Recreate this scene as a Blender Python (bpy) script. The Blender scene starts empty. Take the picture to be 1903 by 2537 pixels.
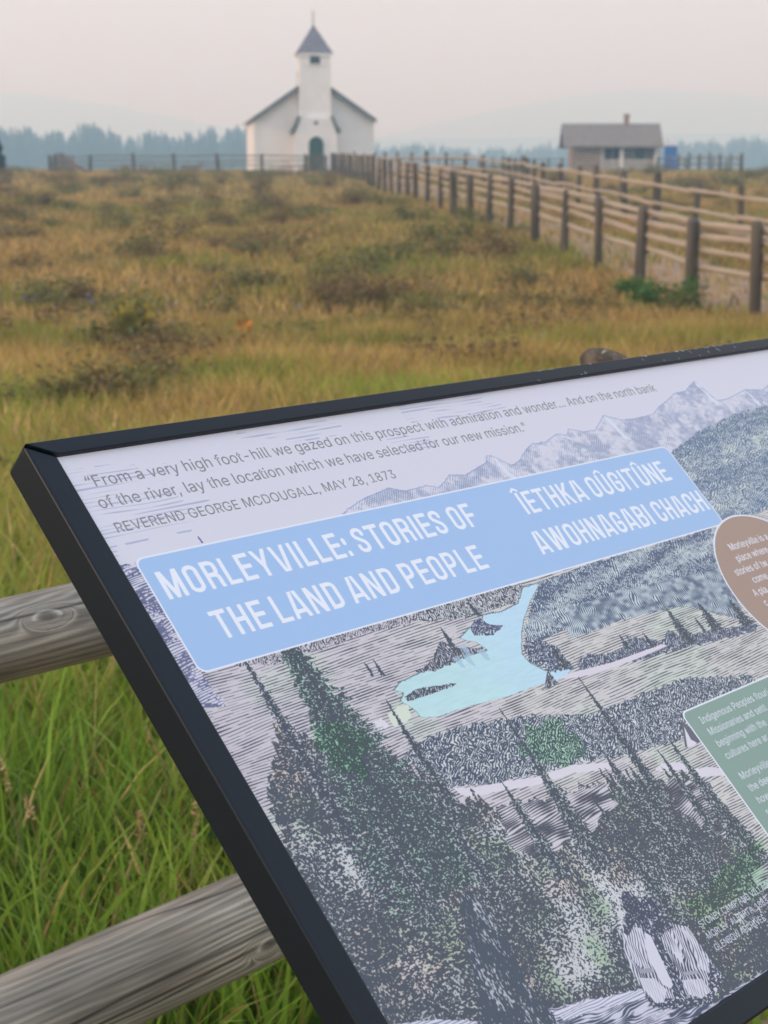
import bpy, bmesh, math, random
import numpy as np
from mathutils import Vector, Matrix

R = math.radians
random.seed(7)
rng = np.random.default_rng(11)
scene = bpy.context.scene
COL = scene.collection

# ------------------------------------------------------------------ camera
FPX, CX, CY = 3905.0, 951.5, 1268.5          # focal length and centre in pixels of the 1903 x 2537 photograph
EYE = 1.65
PITCH = math.atan((CY - 415.0) / FPX)
cam = bpy.data.cameras.new('camera')
cam.sensor_fit = 'VERTICAL'; cam.sensor_height = 36.0
cam.lens = FPX / 2537.0 * 36.0
cam.clip_start = 0.05; cam.clip_end = 30000
cam.dof.use_dof = True
cam.dof.focus_distance = 1.33
cam.dof.aperture_fstop = cam.lens / 4.6
cam.dof.aperture_blades = 7
camo = bpy.data.objects.new('camera', cam); COL.objects.link(camo)
camo.location = (0, 0, EYE)
camo.rotation_euler = (math.pi / 2 - PITCH, 0, 0)
scene.camera = camo

# ------------------------------------------------------------------ world, sun, exposure
SUN_EL, SUN_AZ = R(16), R(-106)               # azimuth measured from +Y towards +X: low sun, far left
w = bpy.data.worlds.new('World'); scene.world = w; w.use_nodes = True
nt = w.node_tree; nt.nodes.clear()
out = nt.nodes.new('ShaderNodeOutputWorld'); bg = nt.nodes.new('ShaderNodeBackground')
sky = nt.nodes.new('ShaderNodeTexSky'); sky.sky_type = 'NISHITA'; sky.sun_disc = False
sky.sun_elevation = SUN_EL; sky.sun_rotation = SUN_AZ; sky.dust_density = 6.0; sky.air_density = 1.5
tc = nt.nodes.new('ShaderNodeTexCoord'); sep = nt.nodes.new('ShaderNodeSeparateXYZ')
ramp = nt.nodes.new('ShaderNodeValToRGB')    # smoke layer: pinkish low down, blue grey overhead
nt.links.new(tc.outputs['Generated'], sep.inputs[0])
nt.links.new(sep.outputs['Z'], ramp.inputs[0])
cr = ramp.color_ramp
cr.elements[0].position = 0.0; cr.elements[0].color = (5.6, 6.0, 6.25, 1)
cr.elements[1].position = 1.0; cr.elements[1].color = (5.2, 6.3, 8.8, 1)
e = cr.elements.new(0.12); e.color = (5.7, 5.95, 6.0, 1)
e = cr.elements.new(0.32); e.color = (7.6, 7.4, 7.3, 1)
e = cr.elements.new(0.6); e.color = (6.4, 6.8, 8.0, 1)
mix = nt.nodes.new('ShaderNodeMix'); mix.data_type = 'RGBA'; mix.inputs[0].default_value = 0.88
nt.links.new(sky.outputs[0], mix.inputs[6]); nt.links.new(ramp.outputs[0], mix.inputs[7])
nt.links.new(mix.outputs[2], bg.inputs[0]); bg.inputs[1].default_value = 0.10
nt.links.new(bg.outputs[0], out.inputs[0])
sun = bpy.data.lights.new('sun', 'SUN'); sun.energy = 1.25; sun.angle = R(14); sun.color = (1.0, 0.78, 0.56)
suno = bpy.data.objects.new('sun', sun); COL.objects.link(suno)
sd = Vector((math.sin(SUN_AZ) * math.cos(SUN_EL), math.cos(SUN_AZ) * math.cos(SUN_EL), math.sin(SUN_EL)))
suno.rotation_euler = (-sd).to_track_quat('-Z', 'Y').to_euler()
suno.location = (-20, -5, 30)
vs = scene.view_settings
vs.view_transform = 'Standard'; vs.look = 'None'; vs.gamma = 1.0; vs.exposure = 0.82; vs.use_curve_mapping = False
scene.cycles.use_denoising = True
scene.cycles.volume_bounces = 4
scene.cycles.max_bounces = 8
scene.cycles.transparent_max_bounces = 4
scene.cycles.sample_clamp_indirect = 5

# ------------------------------------------------------------------ measuring helpers (pixels of the photograph -> metres)
SP, CP = math.sin(PITCH), math.cos(PITCH)
def ray(x, y):
    a, b = x - CX, y - CY
    return Vector((a, -SP * b + CP * FPX, -CP * b - SP * FPX))
DROP = [(-8, 1.65), (4, 1.65), (10, 1.74), (18.7, 1.83), (21.2, 1.80), (26, 1.65), (28.6, 1.57), (33.5, 1.42), (38.4, 1.3), (43, 1.18),
        (48, 1.05), (60, .82), (75, .58), (85, .44), (94, .36), (104, .30), (125, .34), (150, 1.6), (220, 8), (300, 11), (6000, 16)]
DY = np.array([d[0] for d in DROP], float); DZ = np.array([d[1] for d in DROP], float)
def zg(x, y):
    x = np.asarray(x, float); y = np.asarray(y, float)
    base = EYE - np.interp(y, DY, DZ)
    k = np.clip((y - 5) / 15, 0, 1) * np.clip((130 - y) / 30, 0, 1)
    return base + k * (0.05 * np.sin(x * .55 + y * .13) * np.sin(y * .31 + 1.3 * np.sin(x * .2)))
def zg1(x, y): return float(zg(x, y))
def at(px, d, py=None):                       # a point d metres ahead seen at pixel column px (and row py)
    yy = 423 if py is None else py
    r = ray(px, yy); t = d / r.y
    return (r.x * t, d, zg1(r.x * t, d) if py is None else EYE + r.z * t)
def ground_at(px, py):
    r = ray(px, py); t = 0.4
    for _ in range(6000):
        p = r * (t / r.y)
        if EYE + p.z <= zg1(p.x, t): break
        t *= 1.003
    return (p.x, t, zg1(p.x, t))

# ------------------------------------------------------------------ object helpers
def tag(o, label=None, cat=None, group=None, kind=None):
    if label: o['label'] = label
    if cat: o['category'] = cat
    if group: o['group'] = group
    if kind: o['kind'] = kind
    return o
def empty(name, loc, rz=0.0):
    o = bpy.data.objects.new(name, None); COL.objects.link(o)
    o.location = loc; o.rotation_euler = (0, 0, rz); o.empty_display_size = .2
    return o
def link(name, me, parent=None, loc=None, rot=None, scale=None):
    o = bpy.data.objects.new(name, me); COL.objects.link(o)
    if parent: o.parent = parent
    if loc is not None: o.location = loc
    if rot is not None: o.rotation_euler = rot
    if scale is not None: o.scale = scale
    return o
class MB:
    def __init__(s): s.v = []; s.f = []; s.m = []
    def add(s, vs_, fs, mi=0):
        n = len(s.v); s.v += [tuple(p) for p in vs_]; s.f += [tuple(i + n for i in f) for f in fs]; s.m += [mi] * len(fs)
    def box(s, x0, x1, y0, y1, z0, z1, mi=0, M=None):
        p = [(x, y, z) for z in (z0, z1) for y in (y0, y1) for x in (x0, x1)]
        if M is not None: p = [tuple(M @ Vector(q)) for q in p]
        s.add(p, [(0, 2, 3, 1), (4, 5, 7, 6), (0, 1, 5, 4), (2, 6, 7, 3), (0, 4, 6, 2), (1, 3, 7, 5)], mi)
    def prism(s, pts, y0, y1, mi=0):           # polygon in x,z extruded along y
        n = len(pts)
        v = [(x, y0, z) for x, z in pts] + [(x, y1, z) for x, z in pts]
        s.add(v, [tuple(range(n)), tuple(range(2 * n - 1, n - 1, -1))] + [(i, i + n, (i + 1) % n + n, (i + 1) % n) for i in range(n)], mi)
    def tube(s, pts, rad, n=8, mi=0, caps=True, wob=0.0):
        pts = [Vector(p) for p in pts]; rings = []
        for i, p in enumerate(pts):
            d = (pts[min(i + 1, len(pts) - 1)] - pts[max(i - 1, 0)]).normalized()
            a = d.orthogonal() if abs(d.z) > .9 else d.cross(Vector((0, 0, 1)))
            a.normalize(); b = d.cross(a)
            r = rad[i] if isinstance(rad, (list, tuple)) else rad
            rings.append([p + (a * math.cos(2 * math.pi * k / n) + b * math.sin(2 * math.pi * k / n)) * r * (1 + wob * (random.random() - .5)) for k in range(n)])
        v = [q for ring in rings for q in ring]; f = []
        for i in range(len(pts) - 1):
            for k in range(n):
                f.append((i * n + k, i * n + (k + 1) % n, (i + 1) * n + (k + 1) % n, (i + 1) * n + k))
        if caps:
            f.append(tuple(range(n - 1, -1, -1))); f.append(tuple(range((len(pts) - 1) * n, len(pts) * n)))
        s.add(v, f, mi)
    def mesh(s, name, mats, smooth=False):
        me = bpy.data.meshes.new(name); me.from_pydata(s.v, [], s.f)
        bm = bmesh.new(); bm.from_mesh(me); bmesh.ops.recalc_face_normals(bm, faces=bm.faces); bm.to_mesh(me); bm.free()
        for m in (mats if isinstance(mats, (list, tuple)) else [mats]): me.materials.append(m)
        me.polygons.foreach_set('material_index', s.m)
        if smooth: me.polygons.foreach_set('use_smooth', [True] * len(me.polygons))
        me.update(); return me
    def build(s, name, mats, parent=None, smooth=False, bevel=0, **k):
        o = link(name, s.mesh(name, mats, smooth), parent, **k)
        if bevel:
            b = o.modifiers.new('bevel', 'BEVEL'); b.width = bevel; b.segments = 3; b.limit_method = 'ANGLE'; b.angle_limit = R(40)
            o.data.polygons.foreach_set('use_smooth', [True] * len(o.data.polygons))
            wn = o.modifiers.new('wn', 'WEIGHTED_NORMAL'); wn.keep_sharp = True
        return o

# ------------------------------------------------------------------ material helpers
def mat(name):
    m = bpy.data.materials.new(name); m.use_nodes = True
    return m, m.node_tree, m.node_tree.nodes['Principled BSDF']
def N(nt, t, **k):
    n = nt.nodes.new(t)
    for a, b in k.items():
        if a.startswith('i_'): n.inputs[a[2:].replace('_', ' ')].default_value = b
        else: setattr(n, a, b)
    return n
def noisy(name, c1, c2, scale=8.0, rough=.8, detail=4.0, stretch=(1, 1, 1), bump=0.0, bscale=None, coord='Object', spec=.3, c3=None, metallic=0):
    m, nt, b = mat(name)
    t = N(nt, 'ShaderNodeTexCoord'); mp = N(nt, 'ShaderNodeMapping'); mp.inputs['Scale'].default_value = stretch
    n = N(nt, 'ShaderNodeTexNoise', i_Scale=scale, i_Detail=detail)
    r = N(nt, 'ShaderNodeValToRGB'); r.color_ramp.elements[0].position = .32; r.color_ramp.elements[1].position = .68
    r.color_ramp.elements[0].color = (*c1, 1); r.color_ramp.elements[1].color = (*c2, 1)
    if c3: q = r.color_ramp.elements.new(.5); q.color = (*c3, 1)
    L = nt.links.new
    L(t.outputs[coord], mp.inputs[0]); L(mp.outputs[0], n.inputs['Vector']); L(n.outputs['Fac'], r.inputs[0]); L(r.outputs[0], b.inputs['Base Color'])
    b.inputs['Roughness'].default_value = rough; b.inputs['Specular IOR Level'].default_value = spec; b.inputs['Metallic'].default_value = metallic
    if bump:
        n2 = N(nt, 'ShaderNodeTexNoise', i_Scale=bscale or scale * 3, i_Detail=6.0); bp = N(nt, 'ShaderNodeBump', i_Strength=bump)
        L(mp.outputs[0], n2.inputs['Vector']); L(n2.outputs['Fac'], bp.inputs['Height']); L(bp.outputs[0], b.inputs['Normal'])
    return m
def tinted(name, rough=.6, trans=.35, spec=.25):     # colour per blade or leaf, read from the attribute "tint"
    m, nt, b = mat(name)
    a = N(nt, 'ShaderNodeAttribute', attribute_name='tint'); L = nt.links.new
    b.inputs['Roughness'].default_value = rough; b.inputs['Specular IOR Level'].default_value = spec
    L(a.outputs['Color'], b.inputs['Base Color'])
    if trans:
        tr = N(nt, 'ShaderNodeBsdfTranslucent'); mx = N(nt, 'ShaderNodeMixShader'); mx.inputs[0].default_value = trans
        L(a.outputs['Color'], tr.inputs['Color']); L(b.outputs[0], mx.inputs[1]); L(tr.outputs[0], mx.inputs[2])
        L(mx.outputs[0], nt.nodes['Material Output'].inputs['Surface'])
    return m
def np_image(name, arr):                       # arr (h, w, 3) linear 0..1, row 0 at the top
    h, w_ = arr.shape[:2]
    im = bpy.data.images.new(name, w_, h, alpha=False, float_buffer=False)
    buf = np.ones((h, w_, 4), np.float32)
    a = np.clip(arr[::-1], 0, 1)
    buf[..., :3] = np.where(a <= .0031308, a * 12.92, 1.055 * np.power(np.maximum(a, 1e-6), 1 / 2.4) - .055)
    im.pixels.foreach_set(buf.ravel()); im.update(); im.pack()
    return im
def img_mat(name, im, rough=.5, spec=.5, bump=0.0, bump_dist=.001, extra=None):
    m, nt, b = mat(name); L = nt.links.new
    uv = N(nt, 'ShaderNodeUVMap'); uv.uv_map = 'UVMap'
    t = N(nt, 'ShaderNodeTexImage'); t.image = im; t.interpolation = 'Cubic' ; t.extension = 'EXTEND'
    L(uv.outputs[0], t.inputs[0]); L(t.outputs[0], b.inputs['Base Color'])
    b.inputs['Roughness'].default_value = rough; b.inputs['Specular IOR Level'].default_value = spec
    if bump:
        bw = N(nt, 'ShaderNodeRGBToBW'); bp = N(nt, 'ShaderNodeBump', i_Strength=bump, i_Distance=bump_dist)
        L(t.outputs[0], bw.inputs[0]); L(bw.outputs[0], bp.inputs['Height']); L(bp.outputs[0], b.inputs['Normal'])
    return m, nt, b, t
# numpy value noise on a regular grid: size (h, w), cell size in samples
def vnoise(h, w_, cy, cx, seed):
    g = np.random.default_rng(seed).random((int(h / cy) + 3, int(w_ / cx) + 3)).astype(np.float32)
    x = np.arange(w_, dtype=np.float32) / cx; ix = x.astype(int); fx = x - ix; fx = fx * fx * (3 - 2 * fx)
    a = g[:, ix] * (1 - fx) + g[:, ix + 1] * fx
    y = np.arange(h, dtype=np.float32) / cy; iy = y.astype(int); fy = (y - iy); fy = (fy * fy * (3 - 2 * fy))[:, None]
    return a[iy] * (1 - fy) + a[iy + 1] * fy

# ------------------------------------------------------------------ ground, path, hills
def srgb(r, g, b):
    f = lambda c: ((c / 255 + .055) / 1.055) ** 2.4 if c > 10 else c / 255 / 12.92
    return (f(r), f(g), f(b))
def ground():
    ys = np.concatenate([np.linspace(-8, 30, 90), np.linspace(30, 160, 110)[1:], np.geomspace(160, 9000, 40)[1:]])
    ss = np.linspace(-1, 1, 81)
    X = ss[None, :] * (14 + np.maximum(ys, 0)[:, None] * 1.3); Y = np.repeat(ys[:, None], 81, 1)
    Z = zg(X, Y)
    h, w_ = X.shape
    v = np.stack([X, Y, Z], -1).reshape(-1, 3)
    i = (np.arange(h - 1)[:, None] * w_ + np.arange(w_ - 1)[None]).ravel()
    f = np.stack([i, i + 1, i + w_ + 1, i + w_], -1)
    me = bpy.data.meshes.new('ground'); me.from_pydata(v.tolist(), [], f.tolist())
    me.polygons.foreach_set('use_smooth', [True] * len(f))
    m, nt, b = mat('meadow_soil'); L = nt.links.new
    t = N(nt, 'ShaderNodeTexCoord')
    n1 = N(nt, 'ShaderNodeTexNoise', i_Scale=.55, i_Detail=8.0, i_Roughness=.65)
    n2 = N(nt, 'ShaderNodeTexNoise', i_Scale=9.0, i_Detail=6.0)
    r1 = N(nt, 'ShaderNodeValToRGB'); c = r1.color_ramp
    c.elements[0].position = .35; c.elements[0].color = (.12, .115, .036, 1)
    c.elements[1].position = .66; c.elements[1].color = (.34, .225, .095, 1)
    q = c.elements.new(.5); q.color = (.21, .165, .058, 1)
    mx = N(nt, 'ShaderNodeMix', data_type='RGBA', blend_type='MULTIPLY'); mx.inputs[0].default_value = .7
    r2 = N(nt, 'ShaderNodeValToRGB'); r2.color_ramp.elements[0].color = (.35, .33, .3, 1); r2.color_ramp.elements[0].position = .3; r2.color_ramp.elements[1].color = (1.2, 1.15, 1.1, 1); r2.color_ramp.elements[1].position = .7
    L(t.outputs['Object'], n1.inputs['Vector']); L(t.outputs['Object'], n2.inputs['Vector'])
    L(n1.outputs['Fac'], r1.inputs[0]); L(n2.outputs['Fac'], r2.inputs[0]); L(r1.outputs[0], mx.inputs[6]); L(r2.outputs[0], mx.inputs[7])
    L(mx.outputs[2], b.inputs['Base Color']); b.inputs['Roughness'].default_value = .95; b.inputs['Specular IOR Level'].default_value = .1
    bp = N(nt, 'ShaderNodeBump', i_Strength=.6, i_Distance=.05); L(n2.outputs['Fac'], bp.inputs['Height']); L(bp.outputs[0], b.inputs['Normal'])
    me.materials.append(m)
    tag(link('ground', me), kind='structure')
ground()

NEARF = [(9.0, 5.58), (18.7, 4.39), (33, 2.66), (48, .95), (70, -1.1), (93.6, -3.1)]      # (distance, x)
FARF = [(14, 9.4), (21, 8.0), (29, 6.95), (33.5, 6.3), (41, 5.5), (50, 4.9), (60, 4.95), (66, 4.9), (72, 3.4), (80, 1.1), (93.6, -1.9)]
def plan(tab, d): return float(np.interp(d, [t[0] for t in tab], [t[1] for t in tab]))
dirt = noisy('packed_path_dirt', (.25, .165, .10), (.40, .285, .19), 3.0, .95, 8.0, bump=.4, spec=.1)
def strip(name, pts, mat_, lift=.012, thick=None):
    """ribbon of cross sections ((x0, x1), y)"""
    v = []; f = []; n = 7
    for i, (x0, x1, y) in enumerate(pts):
        for k in range(n):
            x = x0 + (x1 - x0) * k / (n - 1)
            v.append((x, y, zg1(x, y) + lift))
        if i: 
            for k in range(n - 1):
                a = (i - 1) * n + k; f.append((a, a + 1, a + n + 1, a + n))
    me = bpy.data.meshes.new(name); me.from_pydata(v, [], f); me.materials.append(mat_)
    me.polygons.foreach_set('use_smooth', [True] * len(f))
    return tag(link(name, me), kind='structure')
pp_ = []
for k in range(130):
    d = 9 + k * .65
    x = plan(NEARF, d); wdt = 2.0 if d < 60 else 2.4
    j = .12 * math.sin(d * 1.7) + .1 * math.sin(d * .6)
    pp_.append((x + .25 + j, x + .25 + wdt - j + .08 * math.sin(d * 2.3), d))
strip('path', pp_, dirt, .014)
# bare trampled soil by the sign, where visitors stand
def patch():
    v = []; f = []; n = 40; c = (1.15, 2.55)
    rs = [0, .3, .6, .85, 1.0]
    for r in rs:
        for k in range(n):
            a = 2 * math.pi * k / n; q = r * (1 + .12 * math.sin(3 * a) + .08 * math.sin(7 * a + 1))
            x = c[0] + q * (1.5 * math.cos(a) * .70 - .55 * math.sin(a) * .71); y = c[1] + q * (1.5 * math.cos(a) * .71 + .55 * math.sin(a) * .70)
            v.append((x, y, zg1(x, y) + .008))
    for i in range(len(rs) - 1):
        for k in range(n): f.append((i * n + k, (i + 1) * n + k, (i + 1) * n + (k + 1) % n, i * n + (k + 1) % n))
    me = bpy.data.meshes.new('bare_soil'); me.from_pydata(v, [], f); me.materials.append(dirt)
    tag(link('bare_soil', me), kind='structure')
patch()

hillm = noisy('wooded_hill', (.035, .05, .035), (.06, .075, .05), .01, .95, 6.0, spec=.05)
def hill(name, dist, prof, zb, depth, seed):
    """a long ridge: prof = [(pixel column, pixel row of the crest)]"""
    px = np.linspace(prof[0][0], prof[-1][0], 120); py = np.interp(px, [p[0] for p in prof], [p[1] for p in prof])
    r_ = np.random.default_rng(seed); jag = np.convolve(r_.random(130) - .5, np.ones(6) / 6, 'valid')[:120] * 5
    v = []; f = []
    K = [(-depth, 0), (-depth * .6, .35), (-depth * .3, .72), (0, 1), (depth * .5, .6), (depth, 0)]
    for i in range(120):
        r = ray(px[i], py[i] + jag[i]); t = dist / r.y; x = r.x * t; zt = EYE + r.z * t
        for (dy, k) in K: v.append((x * (1 + dy / dist), dist + dy, zb + (zt - zb) * k))
    n = len(K)
    for i in range(119):
        for k in range(n - 1):
            a = i * n + k; f.append((a, a + n, a + n + 1, a + 1))
    me = bpy.data.meshes.new(name); me.from_pydata(v, [], f); me.materials.append(hillm)
    me.polygons.foreach_set('use_smooth', [True] * len(f))
    tag(link(name, me), kind='structure')
hill('hill', 2800, [(-2600, 330), (-1500, 225), (-700, 205), (-100, 226), (80, 232), (260, 258), (450, 292), (620, 330), (760, 372), (900, 415)], -18, 600, 3)
hill('hill', 2900, [(620, 415), (760, 385), (900, 345), (1100, 300), (1300, 258), (1450, 232), (1600, 222), (1750, 228), (1903, 240), (2400, 225), (3300, 290), (4600, 380)], -18, 600, 5)
hill('hill', 2000, [(-1500, 330), (-300, 330), (400, 345), (700, 350), (940, 345), (1200, 342), (1500, 334), (1903, 326), (3300, 320)], -16, 300, 9)

# haze: smoke filling the valley air
def haze():
    mb = MB(); mb.box(-4400, 4400, -60, 3900, -28, 165)
    m, nt, b = mat('smoke_haze'); nt.nodes.remove(b)
    v = N(nt, 'ShaderNodeVolumePrincipled'); v.inputs['Color'].default_value = (.46, .76, 1.0, 1); v.inputs['Absorption Color'].default_value = (1, 1, 1, 1)
    v.inputs['Density'].default_value = HAZE; v.inputs['Anisotropy'].default_value = .25
    nt.links.new(v.outputs[0], nt.nodes['Material Output'].inputs['Volume'])
    o = mb.build('haze', m); tag(o, kind='stuff')
HAZE = .0020
haze()

# ------------------------------------------------------------------ trees of the far wood
def leafcloud(pts, nrm_bias, size, cols, seed, aspect=1.0):
    """quads at pts with random tilt; returns verts, faces, tints"""
def spruce_mesh(seed, h=18.0, w0=2.6):
    r_ = random.Random(seed); V = []; F = []; MI = []
    # trunk
    n = 6
    for z, rr in ((0, .22), (h * .5, .14), (h * .98, .02)):
        for k in range(n): V.append((rr * math.cos(6.283 * k / n), rr * math.sin(6.283 * k / n), z))
    for i in range(2):
        for k in range(n): F.append((i * n + k, i * n + (k + 1) % n, (i + 1) * n + (k + 1) % n, (i + 1) * n + k)); MI.append(0)
    z = h * .06
    while z < h * .99:
        t = z / h; L = w0 * (1 - t) ** .75 * (.75 + .5 * r_.random()) + .12
        nb = 9 if t < .8 else 5
        for k in range(nb):
            a = 6.283 * (k + r_.random()) / nb; l = L * (.6 + .5 * r_.random()); dr = -.25 * l + .1
            ca, sa = math.cos(a), math.sin(a); wd = l * .32
            i0 = len(V)
            V += [(0, 0, z + .25), (ca * l * .55 - sa * wd, sa * l * .55 + ca * wd, z + dr * .4 - .1), (ca * l, sa * l, z + dr), (ca * l * .55 + sa * wd, sa * l * .55 - ca * wd, z + dr * .4 - .15), (ca * l * .5, sa * l * .5, z - .5 - .25 * r_.random())]
            F += [(i0, i0 + 1, i0 + 2, i0 + 3), (i0, i0 + 2, i0 + 4)]; MI += [1, 1]
        z += h * (.028 + .016 * r_.random())
    return V, F, MI
bark = noisy('conifer_bark', (.06, .045, .035), (.12, .09, .07), 4, .9)
needle = noisy('conifer_needles', (.012, .022, .018), (.030, .046, .030), .8, .8, 3)
smeshes = []
for s in range(6):
    V, F, MI = spruce_mesh(s, 18.0, 2.2 + .35 * (s % 3))
    me = bpy.data.meshes.new('spruce'); me.from_pydata(V, [], F); me.materials.append(bark); me.materials.append(needle)
    me.polygons.foreach_set('material_index', MI); smeshes.append(me)
TOPS = [(-400, 300), (-60, 300), (0, 306), (40, 318), (76, 304), (105, 330), (140, 305), (168, 332), (190, 303), (225, 297), (255, 309), (300, 320), (332, 334), (360, 317),
        (400, 320), (425, 322), (443, 338), (462, 316), (482, 330), (503, 315), (530, 302), (550, 334), (575, 298), (605, 311), (800, 318), (930, 345), (960, 352),
        (1050, 346), (1100, 352), (1180, 362), (1280, 358), (1330, 350), (1380, 346), (1650, 345), (1690, 338), (1720, 345), (1760, 336), (1800, 340), (1840, 334), (1903, 332), (2300, 326)]
tx = [t[0] for t in TOPS]; ty = [t[1] for t in TOPS]
def far_tree(px, d, py, k, lab, grp, zb):
    r = ray(px, py); t = d / r.y; x = r.x * t; zt = EYE + r.z * t
    h = max(zt - zb, 6)
    o = link('spruce_tree', smeshes[k % 6], loc=(x, d, zb), rot=(0, 0, k * 1.3), scale=(h / 18.0 * random.uniform(.95, 1.3),) * 2 + (h / 18.0,))
    tag(o, lab, 'tree', grp)
def WHERE(px):
    for lim, s in ((130, 'hazy blue conifer at the left end of the far wood, above the open meadow'), (380, 'hazy blue conifer above the left part of the grey yard fence'), (612, 'hazy blue conifer between the yard fence posts and the left church wall'),
                   (930, 'hazy blue conifer whose crown shows beside the white church walls'), (1180, 'low hazy conifer just right of the church, over the lane'), (1420, 'low hazy conifer left of the log cabin'), (1690, 'hazy conifer right behind the cabin roof and blue toilet')):
        if px < lim: return s
    return 'hazy blue conifer right of the blue toilet, at the right edge of the wood'
k = 0; px = -330.0
while px < 2260:
    left = px < 900
    d = (455 if left else 610) + random.uniform(-14, 14)
    step = random.uniform(10, 16) * (455 / d)
    if not 622 < px < 918: far_tree(px, d, float(np.interp(px, tx, ty)) + random.uniform(-3, 10) + (random.random() < .25) * 14, k,
             WHERE(px),
             'conifers at the left edge of the far wood' if left else 'conifers of the far wood on the right', zg1(0, d) - .3)
    px += step; k += 1
# the mass of the wood behind those front trees
V = []; F = []; MI = []
r2 = random.Random(4)
for i in range(620):
    px = r2.uniform(-420, 2300); d = (490 if px < 900 else 640) + r2.uniform(0, 60)
    V1, F1, M1 = spruce_mesh(100 + i % 9, 18, 2.8) if i < 9 else cache[i % 9]
    if i == 0: cache = {}
    if i < 9: cache[i] = (V1, F1, M1)
    r = ray(px, float(np.interp(px, tx, ty)) + r2.uniform(6, 22)); t = d / r.y; x = r.x * t; zt = EYE + r.z * t; zb = -11; s = (zt - zb) / 18
    n0 = len(V); V += [(x + a * s * 1.7, d + b * s * 1.7, zb + c * s) for a, b, c in V1]; F += [tuple(q + n0 for q in f) for f in F1]; MI += M1
me = bpy.data.meshes.new('wood'); me.from_pydata(V, [], F); me.materials.append(bark); me.materials.append(needle); me.polygons.foreach_set('material_index', MI)
tag(link('far_wood', me), 'mass of hazy blue conifers making up the wood behind the front row of trees', 'wood', kind='stuff')
# the young conifer at the very left edge of the picture
V, F, MI = spruce_mesh(77, 2.3, .55)
me = bpy.data.meshes.new('young'); me.from_pydata(V, [], F); me.materials.append(bark); me.materials.append(needle); me.polygons.foreach_set('material_index', MI)
x, y, z = at(-9, 88)
tag(link('young_conifer', me, loc=(x, y, z)), 'small dark green conifer at the left end of the meadow skyline', 'tree')

# ------------------------------------------------------------------ church
def clapboard(name, c1, c2, pitch=.16, bump=.9):
    m, nt, b = mat(name); L = nt.links.new
    t = N(nt, 'ShaderNodeTexCoord'); s = N(nt, 'ShaderNodeSeparateXYZ'); L(t.outputs['Object'], s.inputs[0])
    d = N(nt, 'ShaderNodeMath', operation='DIVIDE'); d.inputs[1].default_value = pitch; L(s.outputs['Z'], d.inputs[0])
    f = N(nt, 'ShaderNodeMath', operation='FRACT'); L(d.outputs[0], f.inputs[0])
    bp = N(nt, 'ShaderNodeBump', i_Strength=bump, i_Distance=.02, invert=True); L(f.outputs[0], bp.inputs['Height']); L(bp.outputs[0], b.inputs['Normal'])
    n = N(nt, 'ShaderNodeTexNoise', i_Scale=1.2, i_Detail=6.0); L(t.outputs['Object'], n.inputs['Vector'])
    r = N(nt, 'ShaderNodeValToRGB'); r.color_ramp.elements[0].color = (*c1, 1); r.color_ramp.elements[1].color = (*c2, 1); r.color_ramp.elements[0].position = .3; r.color_ramp.elements[1].position = .7
    L(n.outputs['Fac'], r.inputs[0]); L(r.outputs[0], b.inputs['Base Color']); b.inputs['Roughness'].default_value = .6
    return m
white_board = clapboard('white_clapboard', (.72, .70, .68), (.80, .785, .77))
white_trim = noisy('white_trim_paint', (.74, .73, .70), (.82, .81, .79), 2.0, .55)
green_trim = noisy('grey_green_trim', (.10, .125, .115), (.15, .175, .165), 3.0, .6)
shingle = noisy('grey_slate_shingle', (.13, .13, .16), (.22, .22, .26), 3.0, .8, stretch=(1, 1, 6), bump=.4)
roofgrey = noisy('weathered_shingle', (.155, .13, .115), (.25, .215, .19), 3.0, .85, stretch=(1, 1, 5), bump=.4)
green_door = noisy('dark_green_paint', (.016, .055, .042), (.026, .075, .058), 3.0, .5)
louvre_m = noisy('dark_louvre', (.03, .035, .045), (.07, .075, .09), 5.0, .6)
iron = noisy('grey_metal_finial', (.3, .3, .32), (.4, .4, .42), 5, .5)
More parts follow.
